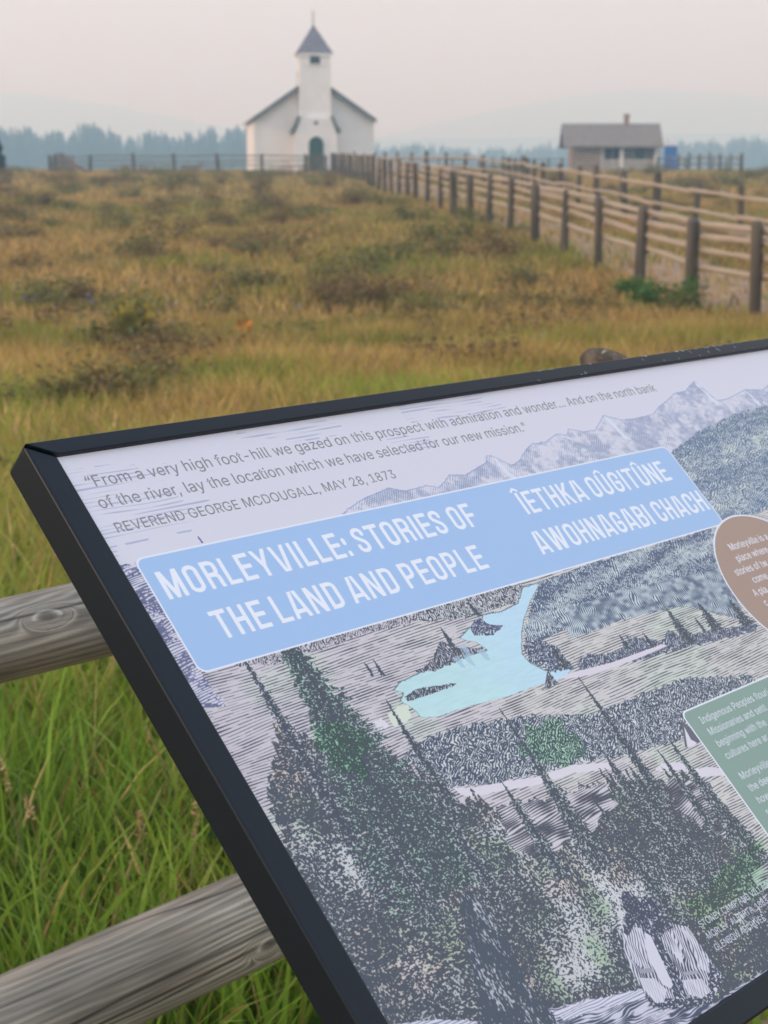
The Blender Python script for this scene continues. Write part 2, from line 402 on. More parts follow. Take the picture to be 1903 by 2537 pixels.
def church():
    X0, D0 = -4.36, 101.0
    root = empty('church', (X0, D0, zg1(X0, D0) - .05), R(7.3))
    tag(root, 'white clapboard church with square bell tower, grey pointed spire and green door', 'church')
    hw, eave, apex, L_ = 3.66, 3.28, 5.75, 12.5
    m = MB(); m.prism([(-hw, 0), (hw, 0), (hw, eave), (0, apex), (-hw, eave)], 0, L_); m.build('nave_wall', white_board, root)
    for sx in (-1, 1):                          # roof slopes, each a slab with overhang
        m = MB(); ox = hw + .22; sl = (apex - eave) / hw; oz = eave - sl * .22
        m.prism([(sx * ox, oz + .03), (0, apex + .03), (0, apex + .19), (sx * ox, oz + .17)], -.32, L_ + .3); m.build('roof', shingle, root)
        m = MB(); m.prism([(sx * (ox + .02), oz - .11), (sx * .9, apex - .9 * sl - .11), (sx * .9, apex - .9 * sl + .06), (sx * (ox + .02), oz + .08)], -.40, -.325); m.build('barge_board', green_trim, root)
        m = MB(); m.box(sx * hw - .10, sx * hw + .10, -.035, .10, 0, eave - .02); m.build('corner_board', white_trim, root)
    # tower
    tw, tz = .93, 7.12
    m = MB(); m.box(-tw, tw, -1.15, .9, 0, tz); T = m.build('tower', white_board, root)
    for sx in (-1, 1):
        m = MB(); m.box(sx * tw - .13 if sx > 0 else -tw - .03, tw + .03 if sx > 0 else -tw + .13, -1.18, -1.0, 3.35, tz - .01); m.build('corner_board', white_trim, T)
    m = MB(); m.box(-tw - .09, tw + .09, -1.24, .99, tz - .14, tz + .0); m.build('cornice', white_trim, T)
    # spire with slightly flared foot
    b0, b1, zt = 1.12, .93, 8.93; cy = -.125
    v = [(-b0, cy - b0, tz), (b0, cy - b0, tz), (b0, cy + b0, tz), (-b0, cy + b0, tz), (-b1, cy - b1, tz + .32), (b1, cy - b1, tz + .32), (b1, cy + b1, tz + .32), (-b1, cy + b1, tz + .32), (0, cy, zt)]
    f = [(3, 2, 1, 0)] + [(i, (i + 1) % 4, (i + 1) % 4 + 4, i + 4) for i in range(4)] + [(i + 4, (i + 1) % 4 + 4, 8) for i in range(4)]
    m = MB(); m.add(v, f); S = m.build('spire', shingle, root)
    m = MB(); m.tube([(0, cy, zt - .1), (0, cy, zt + .35), (0, cy, zt + .85)], [.05, .035, .02], 8)
    m.tube([(0, cy, zt + .18), (0, cy, zt + .26), (0, cy, zt + .34)], [.03, .09, .03], 8); m.box(-.15, .15, cy - .015, cy + .015, zt + .60, zt + .64); m.build('finial', iron, S)
    # belfry opening
    m = MB(); m.box(-.31, .31, -1.17, -1.155, 6.48, 7.02); B = m.build('belfry_opening', louvre_m, root)
    for k in range(5):
        m = MB(); m.box(-.29, .29, -1.215, -1.175, 6.55 + k * .09, 6.585 + k * .09); m.build('slat', louvre_m, B)
    for sx in (-1, 1):
        m = MB(); m.box(sx * .36 - .045, sx * .36 + .045, -1.21, -1.152, 6.45, 7.02); m.build('frame', white_trim, B)
    m = MB(); m.box(-.42, .42, -1.24, -1.152, 6.43, 6.5); m.build('sill', white_trim, B)
    # vestibule, a little wider than the tower, with steep concave shoulder roofs
    vw, vz = 1.24, 2.5
    m = MB(); m.box(-vw, vw, -1.45, .0, 0, vz); m.prism([(-vw, vz), (vw, vz), (tw, 3.3), (-tw, 3.3)], -1.45, -1.15)
    Vb = m.build('vestibule', white_board, root)
    for sx in (-1, 1):
        m = MB(); m.prism([(sx * (vw + .2), vz - .1), (sx * 1.18, vz + .36), (sx * (tw + .03), 3.42), (sx * (tw + .13), 3.42), (sx * 1.28, vz + .42), (sx * (vw + .32), vz + .0)], -1.56, .0); m.build('shoulder_roof', green_trim, Vb)
        m = MB(); m.box(sx * vw - .07, sx * vw + .07, -1.48, -1.40, 0, vz - .12); m.build('corner_board', white_trim, Vb)
    # door with pointed arch
    def arch(w_, h_, z0=0, n=7):
        p = [(-w_, z0), (w_, z0), (w_, h_ - w_ * .95)]
        for i in range(1, n): a = i / n; p.append((w_ * math.cos(a * math.pi / 2) * (1 - .06 * a), h_ - w_ * .95 + w_ * .95 * math.sin(a * math.pi / 2)))
        p.append((0, h_))
        return p + [(-x, z) for x, z in reversed(p[3:-1])] + [(-w_, h_ - w_ * .95)]
    m = MB(); m.prism(arch(.56, 2.34), -1.50, -1.452); Fr = m.build('door_frame', white_trim, root)
    m = MB(); m.prism(arch(.455, 2.2, .12), -1.53, -1.503); Dr = m.build('door', green_door, root)
    m = MB(); m.tube([(.3, -1.545, 1.1), (.3, -1.58, 1.1)], .035, 8); m.build('handle', iron, Dr)
    m = MB(); m.box(-.012, .012, -1.536, -1.531, .14, 2.1); m.build('joint', louvre_m, Dr)
    for k, (zz, yy) in enumerate(((.0, -2.2), (.0, -1.9))):
        m = MB(); m.box(-.8, .8, yy, -1.46 if k else -1.905, 0, .08 + k * .08); m.build('step', roofgrey, root)
    m = MB(); m.tube([(0, -1.452, 3.0), (0, -1.475, 3.0)], .13, 16); m.build('plaque', roofgrey, root)
    m = MB(); m.box(-.35, .35, 8.6, 9.3, apex - .4, apex + .9); m.build('chimney', roofgrey, root)
church()

# ------------------------------------------------------------------ log cabin and portable toilet
logm = noisy('weathered_log', (.24, .17, .12), (.42, .33, .25), 2.5, .85, stretch=(1, 1, 5), bump=.5)
greylog = noisy('pale_grey_board', (.36, .34, .31), (.50, .47, .43), 2.5, .85, stretch=(1, 1, 4), bump=.4)
darkglass = noisy('dark_window_glass', (.012, .012, .013), (.025, .025, .028), 1, .5, spec=.2)
brick_m = noisy('chimney_brick', (.24, .16, .125), (.33, .24, .20), 5, .9)
def cabin():
    D0 = 120.0; k = D0 / 3997.0
    x0 = (1420 - 951.5) * k; x1 = (1629 - 951.5) * k; cx = (x0 + x1) / 2; W = (x1 - x0) / 2
    root = empty('log_cabin', (cx, D0, zg1(cx, D0) - .05), R(-3))
    tag(root, 'small weathered log cabin with grey shingle roof, brick chimney and open porch', 'cabin')
    H = 2.05; D = 4.4; rise = 1.45
    for j in range(9):                          # stacked round logs of the end room and of the back of the porch
        z = .12 + j * .22
        m = MB(); m.tube([(-W - .12, 0, z), (-W + 2.0, 0, z)], .115, 8); m.build('log', logm, root)
        m = MB(); m.tube([(-W, -.12, z + .1), (-W, D, z + .1)], .115, 8); m.build('log', logm, root)
        m = MB(); m.tube([(-W + 1.9, 1.1, z), (W, 1.1, z)], .11, 8); m.build('log', greylog, root)
    m = MB(); m.box(-W, W, D - .1, D + .1, 0, H); m.build('rear_wall', greylog, root)
    m = MB(); m.box(W - .08, W + .08, .0, D, 0, H); m.build('end_wall', greylog, root)
    m = MB(); m.box(-W + 1.9, -W + 2.05, .0, 1.2, 0, H); m.build('partition', greylog, root)
    m = MB(); m.box(-W + 2.0, W, -.05, D - .1, 0, .05); m.build('porch_floor', greylog, root)
    for gx in (-W, W):
        m = MB(); M = Matrix.Identity(4)
        v = [(gx - .06, -.0, H), (gx - .06, D, H), (gx - .06, D / 2, H + rise - .1), (gx + .06, -.0, H), (gx + .06, D, H), (gx + .06, D / 2, H + rise - .1)]
        m.add(v, [(0, 1, 2), (5, 4, 3), (0, 2, 5, 3), (1, 4, 5, 2), (0, 3, 4, 1)]); m.build('gable', logm, root)
    for s in (0, 1):                            # roof slopes
        y0, y1 = ((-.75, D / 2) if s == 0 else (D + .75, D / 2)); z0 = H - .22; z1 = H + rise
        v = [(-W - .78, y0, z0), (W + .30, y0, z0), (W + .30, y1, z1), (-W - .78, y1, z1)]
        m = MB(); m.add(v + [(a, b, c + .12) for a, b, c in v], [(0, 1, 2, 3), (7, 6, 5, 4), (0, 4, 5, 1), (1, 5, 6, 2), (2, 6, 7, 3), (3, 7, 4, 0)]); m.build('roof', roofgrey, root)
    m = MB(); m.box(.75, 1.12, D / 2 - .2, D / 2 + .2, H + rise - .3, H + rise + .72); c = m.build('chimney', brick_m, root)
    m = MB(); m.box(.70, 1.17, D / 2 - .25, D / 2 + .25, H + rise + .72, H + rise + .80); m.build('chimney_cap', brick_m, c)
    m = MB(); m.box(-W + 2.1, -W + 2.9, .97, .985, .1, 1.8); m.build('door', louvre_m, root)
    for a, b in ((-W + 3.1, -W + 3.9), (-W + 4.7, W - 1.0)):
        m = MB(); m.box(a, b, .955, .975, 1.0, 1.72); wd = m.build('window', darkglass, root)
        m = MB(); m.box(a - .06, b + .06, .94, .954, .93, 1.0); m.build('sill', greylog, wd)
        m = MB(); m.box((a + b) / 2 - .02, (a + b) / 2 + .02, .938, .953, 1.0, 1.72); m.build('mullion', greylog, wd)
    for a, b in ((-W + 2.3, .28), (.62, W - .35)):       # low boarded porch railing, one board after another
        for j in range(4):
            m = MB(); m.box(a, b, -.06, -.02, .12 + j * .22, .32 + j * .22); m.build('board', greylog, root)
    for px_ in (-W + 2.15, .45, W - .15):
        m = MB(); m.box(px_ - .15, px_ + .15, -.15, .12, 0, H - .08); m.build('porch_post', white_trim if px_ > 0 else greylog, root)
cabin()
blue = noisy('blue_plastic', (.004, .10, .38), (.008, .125, .45), 2, .4, spec=.5)
grey_pl = noisy('pale_grey_plastic', (.66, .68, .74), (.74, .76, .8), 2, .45)
def toilet():
    D0 = 117.5; k = D0 / 3997.0; cx = (1660 - 951.5) * k
    root = empty('portable_toilet', (cx, D0, zg1(cx, D0) - .05), R(-8)); tag(root, 'blue portable toilet with pale domed roof beside the log cabin', 'portable toilet')
    m = MB(); m.box(-.47, .47, -.5, .5, 0, .14); m.build('base', grey_pl, root)
    m = MB(); m.box(-.45, .45, -.48, .48, .14, 1.92); m.build('body', blue, root, bevel=.02)
    m = MB(); m.box(-.34, .34, -.505, -.483, .2, 1.84); d = m.build('door', blue, root, bevel=.01)
    m = MB(); m.box(.22, .28, -.53, -.507, .95, 1.1); m.build('handle', grey_pl, d)
    m = MB()
    n = 8; v = []; 
    for y in (-.54, .54):
        for i in range(n + 1):
            a = math.pi * i / n; v.append((-.5 * math.cos(a), y, 1.93 + .26 * math.sin(a)))
    f = [(i, i + 1, i + n + 2, i + n + 1) for i in range(n)] + [tuple(range(n, -1, -1)), tuple(range(n + 1, 2 * n + 2)), (0, n + 1, 2 * n + 1, n)]
    m.add(v, f); m.build('roof', grey_pl, root, smooth=False)
    m = MB(); m.tube([(.3, .3, 1.95), (.3, .3, 2.45)], .05, 8); m.build('vent_pipe', grey_pl, root)
toilet()

# ------------------------------------------------------------------ rough timber fences
postm = noisy('grey_weathered_post', (.055, .048, .038), (.15, .125, .095), 5.0, .9, 8.0, stretch=(1, 1, .15), bump=.7, bscale=14)
railm = noisy('peeled_pole_rail', (.27, .22, .165), (.55, .455, .345), 4.0, .85, 8.0, stretch=(.12, 1, 1), bump=.5, bscale=14)
railg = noisy('grey_pole_rail', (.13, .12, .105), (.25, .225, .195), 4.0, .85, 8.0, stretch=(.12, 1, 1), bump=.5, bscale=14)
def post_mesh(h, r, seed):
    random.seed(seed); m = MB(); a, b = random.uniform(-.02, .02), random.uniform(-.02, .02)
    m.tube([(0, 0, -.25), (a * .3, b * .3, h * .35), (a, b, h * .96), (a, b, h)], [r * 1.08, r * 1.02, r * .93, r * .62], 10, wob=.26)
    return m.mesh('post', postm, smooth=True)
def rail_mesh(r, seed, mt):
    random.seed(seed); m = MB(); n = 6
    pts = [(-.5 + i / n, random.uniform(-.006, .006), random.uniform(-.007, .007)) for i in range(n + 1)]
    m.tube(pts, [r * random.uniform(.82, 1.12) for _ in pts], 8, wob=.3)
    me = m.mesh('rail', mt, smooth=True); return me
POSTS = [post_mesh(1.2, .078, s) for s in range(5)]
RAILS = [rail_mesh(.047, 20 + s, railm) for s in range(6)]
GRAILS = [rail_mesh(.038, 40 + s, railg) for s in range(4)]
def fence(name, label, group, pts, heights, rails=RAILS, scale=1.0, side=.09, posth=1.0):
    x0, y0 = pts[0]; root = empty(name, (x0, y0, zg1(x0, y0))); tag(root, label, 'fence', group)
    rr = random.Random(len(pts) * 7 + int(x0 * 10)); org = root.location
    for i, (x, y) in enumerate(pts):
        s = scale * rr.uniform(.8, 1.25)
        link('post', POSTS[(i * 3 + rr.randrange(2)) % 5], root, loc=Vector((x, y, zg1(x, y))) - org, rot=(rr.uniform(-.045, .045), rr.uniform(-.045, .045), rr.uniform(0, 6)), scale=(s, s, posth * rr.uniform(.95, 1.05)))
    for i in range(len(pts) - 1):
        a = Vector((*pts[i], zg1(*pts[i]))); b = Vector((*pts[i + 1], zg1(*pts[i + 1]))); d = b - a; nrm = Vector((-d.y, d.x, 0)).normalized() * side
        for j, h in enumerate(heights):
            za, zb = h + rr.uniform(-.035, .035), h + rr.uniform(-.035, .035)
            p, q = a + Vector((0, 0, za)) + nrm, b + Vector((0, 0, zb)) + nrm
            e_ = (q - p); o = link('rail', rails[(i + j * 2 + rr.randrange(2)) % len(rails)], root, loc=(p + q) / 2 - org)
            s = scale * rr.uniform(.85, 1.1); o.scale = (e_.length * 1.05, s, s)
            o.rotation_euler = (0, -math.asin(e_.z / e_.length), math.atan2(e_.y, e_.x))
    return root
def along(tab, step, d0=None, start=0.0):
    P = [Vector((x, d, 0)) for d, x in tab]; L = [0]
    for a, b in zip(P, P[1:]): L.append(L[-1] + (b - a).length)
    s = start; o = []
    while s <= L[-1] + 1e-6:
        for i in range(len(P) - 1):
            if L[i] <= s <= L[i + 1] + 1e-6:
                q = P[i].lerp(P[i + 1], (s - L[i]) / (L[i + 1] - L[i])); o.append((q.x, q.y)); break
        s += step
    return o
np_ = along(NEARF, 2.46, start=9.78 - 2.46 * 3)
fence('lane_fence', 'pole fence on the near side of the dirt lane, big posts running to the church', 'pole fences lining the lane', np_, (1.14, .97, .80, .58), side=-.085)
fp_ = along(FARF, 2.75)
fence('lane_fence', 'pole fence on the far side of the dirt lane, in front of the log cabin', 'pole fences lining the lane', fp_, (1.0, .62, .34), side=.085, posth=1.03)
yf = [at(p, 94)[:2] for p in (126, 224, 333, 433, 541, 650, 755)]
fence('yard_fence', 'grey rail fence on the skyline left of the church door', 'grey fences round the church yard', yf, (1.0, .74, .48), GRAILS, side=.06, scale=1.05, posth=.95)
rf = [at(126 + 9 * i, 94 + 2.6 * i)[:2] for i in range(7)]
fence('yard_fence', 'grey rail fence running back from the left corner of the church yard', 'grey fences round the church yard', rf[0:1] + rf[1:], (1.0, .8, .6, .4), GRAILS, side=.12, posth=.95)
bf = [at(p, 126)[:2] for p in range(950, 1860, 34)]
fence('yard_fence', 'long grey fence behind the log cabin and the blue toilet', 'grey fences round the church yard', bf, (1.0, .6), GRAILS, side=.06, posth=.95)
cf = [at(1836 - 26 * i, 92 + 3.1 * i)[:2] for i in range(9)]
fence('yard_fence', 'short grey fence right of the blue toilet, ending in a taller corner post', 'grey fences round the church yard', cf, (.95, .55), GRAILS, side=.08, posth=1.0)
def gate():
    x0 = at(757, 93.4)[0]; x1 = at(812, 93.4)[0]; root = empty('yard_gate', ((x0 + x1) / 2, 93.4, zg1(x0, 93.4))); tag(root, 'dark weathered board gate in the fence below the church door', 'gate')
    W = (x1 - x0) / 2; n = 9
    for i in range(n):
        x = -W + 2 * W * (i + .5) / n; m = MB(); m.box(x - W / n * .82, x + W / n * .82, -.015, .015, .08, 1.08 + .03 * math.sin(i * 2.1)); m.build('board', postm, root)
    for z in (.3, .85):
        m = MB(); m.box(-W, W, .017, .06, z - .05, z + .05); m.build('brace', postm, root)
gate()
def poles():
    x, y, z = at(196, 93); root = empty('pole_pile', (x, y, z)); tag(root, 'heap of slanting red brown poles by the left corner of the church yard', 'pole pile')
    rb = noisy('red_brown_pole', (.14, .05, .035), (.24, .10, .07), 3, .9)
    for i in range(5):
        m = MB(); m.tube([(-.65 + i * .08, .1 * i, .85 - .09 * i), (.55 + .1 * i, .1 * i - .2, .02)], .055, 7, wob=.1); m.build('pole', rb if i % 2 == 0 else railg, root, smooth=True)
poles()

# ------------------------------------------------------------------ grass
leafm = tinted('grass_blade')
def raw_mesh(name, V, loops, starts, totals, tint=None, mats=(), mi=None):
    me = bpy.data.meshes.new(name)
    me.vertices.add(len(V)); me.vertices.foreach_set('co', V.astype(np.float32).ravel())
    me.loops.add(len(loops)); me.loops.foreach_set('vertex_index', loops.astype(np.int32))
    me.polygons.add(len(starts)); me.polygons.foreach_set('loop_start', starts.astype(np.int32))
    try: me.polygons.foreach_set('loop_total', totals.astype(np.int32))
    except Exception: pass
    if tint is not None:
        a = me.attributes.new('tint', 'FLOAT_COLOR', 'POINT'); c = np.ones((len(V), 4), np.float32); c[:, :3] = tint; a.data.foreach_set('color', c.ravel())
    for m in mats: me.materials.append(m)
    me.update(calc_edges=True); me.validate(); return me
def blades(name, B, H, W, C, lean, segs, kind='stuff', label='grass', cat='grass', link_it=True, rz=None):
    """B (n,3) feet, H heights, W half widths, C (n,3) colours"""
    n = len(H); a = rng.random(n) * 6.283 if rz is None else rz; s = np.stack([np.cos(a), np.sin(a), 0 * a], 1)
    la = rng.random(n) * 6.283; ld = np.stack([np.cos(la), np.sin(la), 0 * la], 1); lean = lean * (.3 + rng.random(n))
    lv = []; 
    for k in range(segs + 1):
        t = k / segs
        c = B + ld * (lean * H * t ** 1.8)[:, None]; c[:, 2] += H * (t - .35 * lean * t ** 2.2)
        if k < segs:
            w_ = W * (1 - t) ** .6 * (1 if k else .75)
            lv += [c - s * w_[:, None], c + s * w_[:, None]]
        else: lv.append(c)
    V = np.stack(lv, 1); nv = V.shape[1]; V = V.reshape(-1, 3); base = (np.arange(n) * nv)[:, None]
    quads = []; 
    for k in range(segs - 1): quads.append(base + np.array([2 * k, 2 * k + 1, 2 * k + 3, 2 * k + 2]))
    tri = base + np.array([2 * segs - 2, 2 * segs - 1, 2 * segs])
    q = np.concatenate(quads, 0).ravel() if quads else np.zeros(0, int)
    loops = np.concatenate([q, tri.ravel()]); nq = len(q) // 4
    starts = np.concatenate([np.arange(nq) * 4, nq * 4 + np.arange(n) * 3]); totals = np.concatenate([np.full(nq, 4), np.full(n, 3)])
    tint = np.repeat(C, nv, 0)
    me = raw_mesh(name, V, loops, starts, totals, tint, [leafm])
    if link_it: tag(link(name, me), label, cat, kind=kind)
    return me
def lerp(a, b, t): return np.asarray(a)[None] * (1 - t[:, None]) + np.asarray(b)[None] * t[:, None]
_g = np.random.default_rng(5).random((400, 400))
def fieldn(x, y, cell, off=0):
    u = x / cell + 137 + off; v = y / cell + 61 + off * 3; iu = np.floor(u).astype(int); iv = np.floor(v).astype(int); fu = u - iu; fv = v - iv
    fu = fu * fu * (3 - 2 * fu); fv = fv * fv * (3 - 2 * fv); g = lambda i, j: _g[i % 400, j % 400]
    return (g(iu, iv) * (1 - fu) + g(iu + 1, iv) * fu) * (1 - fv) + (g(iu, iv + 1) * (1 - fu) + g(iu + 1, iv + 1) * fu) * fv
def lane_mask(x, y):          # True on the bare lane or bare soil
    xn = np.interp(y, [t[0] for t in NEARF], [t[1] for t in NEARF])
    on = (x > xn + .2) & (x < xn + 2.3) & (y > 8.5)
    c = ((x - 1.15) * .70 + (y - 2.55) * .71) / 1.5; s = (-(x - 1.15) * .71 + (y - 2.55) * .70) / .62
    return on | (c * c + s * s < 1)
def scatter(n, y0, y1, spread=.36, extra=.9):
    y = np.sqrt(rng.random(n) * (y1 ** 2 - y0 ** 2) + y0 ** 2); x = (rng.random(n) * 2 - 1) * (spread * y + extra)
    k = ~(lane_mask(x, y) & (rng.random(n) > .20)); k &= ~((abs(x + 4.7) < 4.0) & (y > 99) & (y < 115)) ; k &= ~((x > 13.8) & (x < 21.5) & (y > 117) & (y < 126))
    return x[k], y[k]
GREEN_D, GREEN, OLIVE, TAN, STRAW, BROWN = (.05, .13, .018), (.19, .31, .034), (.32, .275, .060), (.51, .335, .115), (.66, .48, .22), (.30, .18, .075)
def colour(x, y, hue_near, gain=1.0):
    n = len(x); a = fieldn(x, y, 1.0 + y.mean() * .02); b = fieldn(x, y, .35 + y.mean() * .01, 7)
    dry = np.clip((y - 4.2) / 8, 0, 1) * .75 + (a - .5) * .9 + (rng.random(n) - .5) * .55
    dry = np.clip(dry + hue_near, 0, 1)
    c = np.where((dry < .5)[:, None], lerp(GREEN, OLIVE, np.clip(dry * 2, 0, 1)), lerp(OLIVE, TAN, np.clip(dry * 2 - 1, 0, 1)))
    dk = (b > .62) & (rng.random(n) < .6); c[dk] = c[dk] * .62
    st = rng.random(n) < .035 + .11 * dry; c[st] = lerp(TAN, STRAW, rng.random(st.sum()))
    br = (rng.random(n) < .05 + .08 * np.clip((y - 3) / 5, 0, 1)); c[br] = np.array(BROWN) * (0.7 + .7 * rng.random((br.sum(), 1)))
    return c * (.75 + .5 * rng.random((n, 1))) * gain
# near grass: beyond and around the log rails
x, y = scatter(52000, 1.5, 7.0, .34, .8)
keep = (y > 1.9) | (abs(x) > .0); x, y = x[keep], y[keep]
H = .22 + .26 * rng.random(len(x)) ** 1.3 + .12 * fieldn(x, y, .5, 3); W = .0022 + .0030 * rng.random(len(x)) + .0050 * (rng.random(len(x)) < .30)
side = (x * .713 - y * .701) > (-.508 * .713 - 2 * .701) - .05      # on the visitors' side of the log rails the grass is short
H[side] *= .45
C = colour(x, y, -.12, np.clip(1.08 + (y - 3.5) * .08, 1.05, 1.35)[:, None])
blades('grass', np.stack([x, y, zg(x, y)], 1), H, W, C, .55, 4, label='tall green grass growing behind the log rails')
x, y = scatter(95000, 7.0, 18, .32, .8)
H = .14 + .14 * rng.random(len(x)) + .16 * fieldn(x, y, .9, 3); C = colour(x, y, -.15, np.interp(y, [7, 10, 18], [1.32, 1.32, 1.0])[:, None])
blades('grass', np.stack([x, y, zg(x, y)], 1), H, .005 + .006 * rng.random(len(x)), C, .5, 2, label='olive and tan meadow grass beyond the sign')
x, y = scatter(120000, 18, 50, .33, 2)
H = .08 + .12 * rng.random(len(x)) + .14 * fieldn(x, y, 1.6, 3); C = colour(x, y, -.06)
blades('grass', np.stack([x, y, zg(x, y)], 1), H, .012 + .014 * rng.random(len(x)), C, .5, 2, label='dry tan meadow grass in the middle of the field')
x, y = scatter(110000, 50, 135, .36, 4)
H = .10 + .10 * rng.random(len(x)) + .12 * fieldn(x, y, 2.5, 3); C = colour(x, y, .0)
blades('grass', np.stack([x, y, zg(x, y)], 1), H, .03 + .03 * rng.random(len(x)), C, .5, 1, label='dry grass of the far meadow up to the church')
# broad low leaves among the near grass
def leaves(name, P, S, C, link_it=True, label=None):
    n = len(P); nrm = rng.normal(size=(n, 3)); nrm[:, 2] = abs(nrm[:, 2]) + .25; nrm /= np.linalg.norm(nrm, axis=1)[:, None]
    t = np.cross(nrm, rng.normal(size=(n, 3))); t /= np.linalg.norm(t, axis=1)[:, None]; b = np.cross(nrm, t)
    S = S[:, None]; V = np.stack([P - t * S, P + b * S * .45 + nrm * S * .1, P + t * S, P - b * S * .45 + nrm * S * .1], 1).reshape(-1, 3)
    loops = (np.arange(n)[:, None] * 4 + np.arange(4)).ravel()
    me = raw_mesh(name, V, loops, np.arange(n) * 4, np.full(n, 4), np.repeat(C, 4, 0), [leafm])
    if link_it: tag(link(name, me), label, 'plants', kind='stuff')
    return me
x, y = scatter(26000, 1.8, 8.5, .34, .8); z = zg(x, y) + .03 + .2 * rng.random(len(x)) * (fieldn(x, y, .4, 9) + .3)
sl = fieldn(x, y, .45, 21) > .42; x, y, z = x[sl], y[sl], z[sl]
dd = np.clip((y - 2.5) / 6, 0, 1); C = lerp(GREEN_D, (.10, .105, .03), dd) * (.7 + .9 * rng.random((len(x), 1)))
leaves('leafy_weeds', np.stack([x, y, z], 1), .012 + .02 * rng.random(len(x)), C, label='small leafy weeds low in the near grass')
# flowering grass heads
def seed_heads():
    n = 420; x, y = scatter(n, 2.0, 9.0, .32, .5); k = (x * .713 - y * .701) < (-.508 * .713 - 2 * .701) - .02; x, y = x[k], y[k]; n = len(x)
    P = []; S = []; 
    z0 = zg(x, y); h = .42 + .22 * rng.random(n); la = rng.random(n) * 6.283; ln = .05 + .10 * rng.random(n)
    stems_B = np.stack([x, y, z0], 1)
    for i in range(n):
        L = .05 + .06 * rng.random(); m = 22
        for j in range(m):
            t = j / m; s = h[i] - L * (1 - t); bend = ln[i] * (s / h[i]) ** 2
            P.append((x[i] + math.cos(la[i]) * bend + rng.normal() * .005 * (1.2 - t), y[i] + math.sin(la[i]) * bend + rng.normal() * .005 * (1.2 - t), z0[i] + s - .4 * bend)); S.append(.0058)
    P = np.array(P); C = lerp((.36, .22, .09), (.56, .40, .22), rng.random(len(P)))
    leaves('seed_heads', P, np.array(S) * (.8 + .6 * rng.random(len(P))), C, label='pale tan seed heads standing above the near grass')
    st = []
    rad = .0011; V = []; F = []
    for i in range(n):
        for q in range(5):
            t = q / 4; s = h[i] * t; bend = ln[i] * t * t; c = Vector((x[i] + math.cos(la[i]) * bend, y[i] + math.sin(la[i]) * bend, z0[i] + s - .4 * bend))
            for k in range(3): V.append(c + Vector((math.cos(k * 2.09), math.sin(k * 2.09), 0)) * rad)
        b = i * 15
        for q in range(4):
            for k in range(3): F.append((b + q * 3 + k, b + q * 3 + (k + 1) % 3, b + q * 3 + 3 + (k + 1) % 3, b + q * 3 + 3 + k))
    me = bpy.data.meshes.new('stems'); me.from_pydata(V, [], F); me.materials.append(noisy('dry_grass_stem', (.25, .2, .08), (.4, .3, .15), 5, .7))
    tag(link('grass_stems', me), 'thin dry stalks carrying the seed heads in the near grass', 'grass', kind='stuff')
seed_heads()

# ------------------------------------------------------------------ shrubs and wildflowers of the meadow
twig = noisy('shrub_twig', (.07, .05, .035), (.13, .10, .07), 6, .9)
def shrub_mesh(seed, c1, c2, n=420, tip=None):
    g = np.random.default_rng(seed); k = 9
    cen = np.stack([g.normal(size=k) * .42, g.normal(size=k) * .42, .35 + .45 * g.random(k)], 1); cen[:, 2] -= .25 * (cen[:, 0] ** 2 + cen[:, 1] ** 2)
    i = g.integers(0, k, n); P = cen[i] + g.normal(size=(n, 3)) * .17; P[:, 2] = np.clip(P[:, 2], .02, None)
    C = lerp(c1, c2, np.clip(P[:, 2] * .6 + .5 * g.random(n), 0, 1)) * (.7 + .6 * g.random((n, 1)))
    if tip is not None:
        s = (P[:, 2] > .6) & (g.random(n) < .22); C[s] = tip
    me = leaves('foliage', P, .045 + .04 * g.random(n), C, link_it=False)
    t = MB(); random.seed(seed)
    for q in range(k): t.tube([(0, 0, -.05), (cen[q][0] * .5, cen[q][1] * .5, cen[q][2] * .45), tuple(cen[q])], [.016, .011, .005], 4)
    return me, t.mesh('stems', twig)
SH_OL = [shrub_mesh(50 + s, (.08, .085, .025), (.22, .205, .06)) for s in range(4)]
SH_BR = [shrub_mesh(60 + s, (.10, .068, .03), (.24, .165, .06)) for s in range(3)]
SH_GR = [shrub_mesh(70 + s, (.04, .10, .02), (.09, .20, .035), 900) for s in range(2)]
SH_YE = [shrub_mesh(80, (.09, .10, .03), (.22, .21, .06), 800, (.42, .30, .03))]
def shrub(mesh, pos, s, label, group=None, h=1.0):
    o = empty('shrub', pos, random.uniform(0, 6)); tag(o, label, 'shrub', group)
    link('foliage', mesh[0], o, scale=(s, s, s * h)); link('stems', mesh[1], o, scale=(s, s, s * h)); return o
shrub(SH_GR[0], ground_at(1640, 770), .62, 'bright green leafy bush at the foot of a big lane fence post', h=.85)
shrub(SH_GR[1], ground_at(1560, 742), .42, 'smaller bright green bush left of the leafy bush by the lane fence', h=.8)
shrub(SH_YE[0], ground_at(300, 895), .62, 'big olive bush with yellow tips, largest of the bushes on the left', h=1.15)
shrub(SH_OL[0], ground_at(560, 790), .42, 'dark olive bush just left of the orange flowers')
shrub(SH_BR[0], ground_at(1460, 790), .40, 'brown dry bush in the tan grass above the sign, left of the green bushes')
shrub(SH_OL[1], ground_at(1290, 590), .5, 'dark bush tucked against the lane fence where the rails curve', h=.7)
rs = random.Random(12)
spots = [(160, 470), (90, 520), (330, 500), (420, 470), (520, 510), (640, 480), (700, 530), (820, 470), (880, 500), (960, 520), (1010, 560), (760, 560), (560, 575), (420, 600), (380, 660), (330, 640),
         (700, 640), (640, 650), (860, 700), (1090, 610), (1170, 600), (900, 740), (880, 770), (1010, 770), (180, 760), (60, 680), (40, 600), (150, 850), (740, 870), (1080, 640), (1200, 640), (960, 660)]
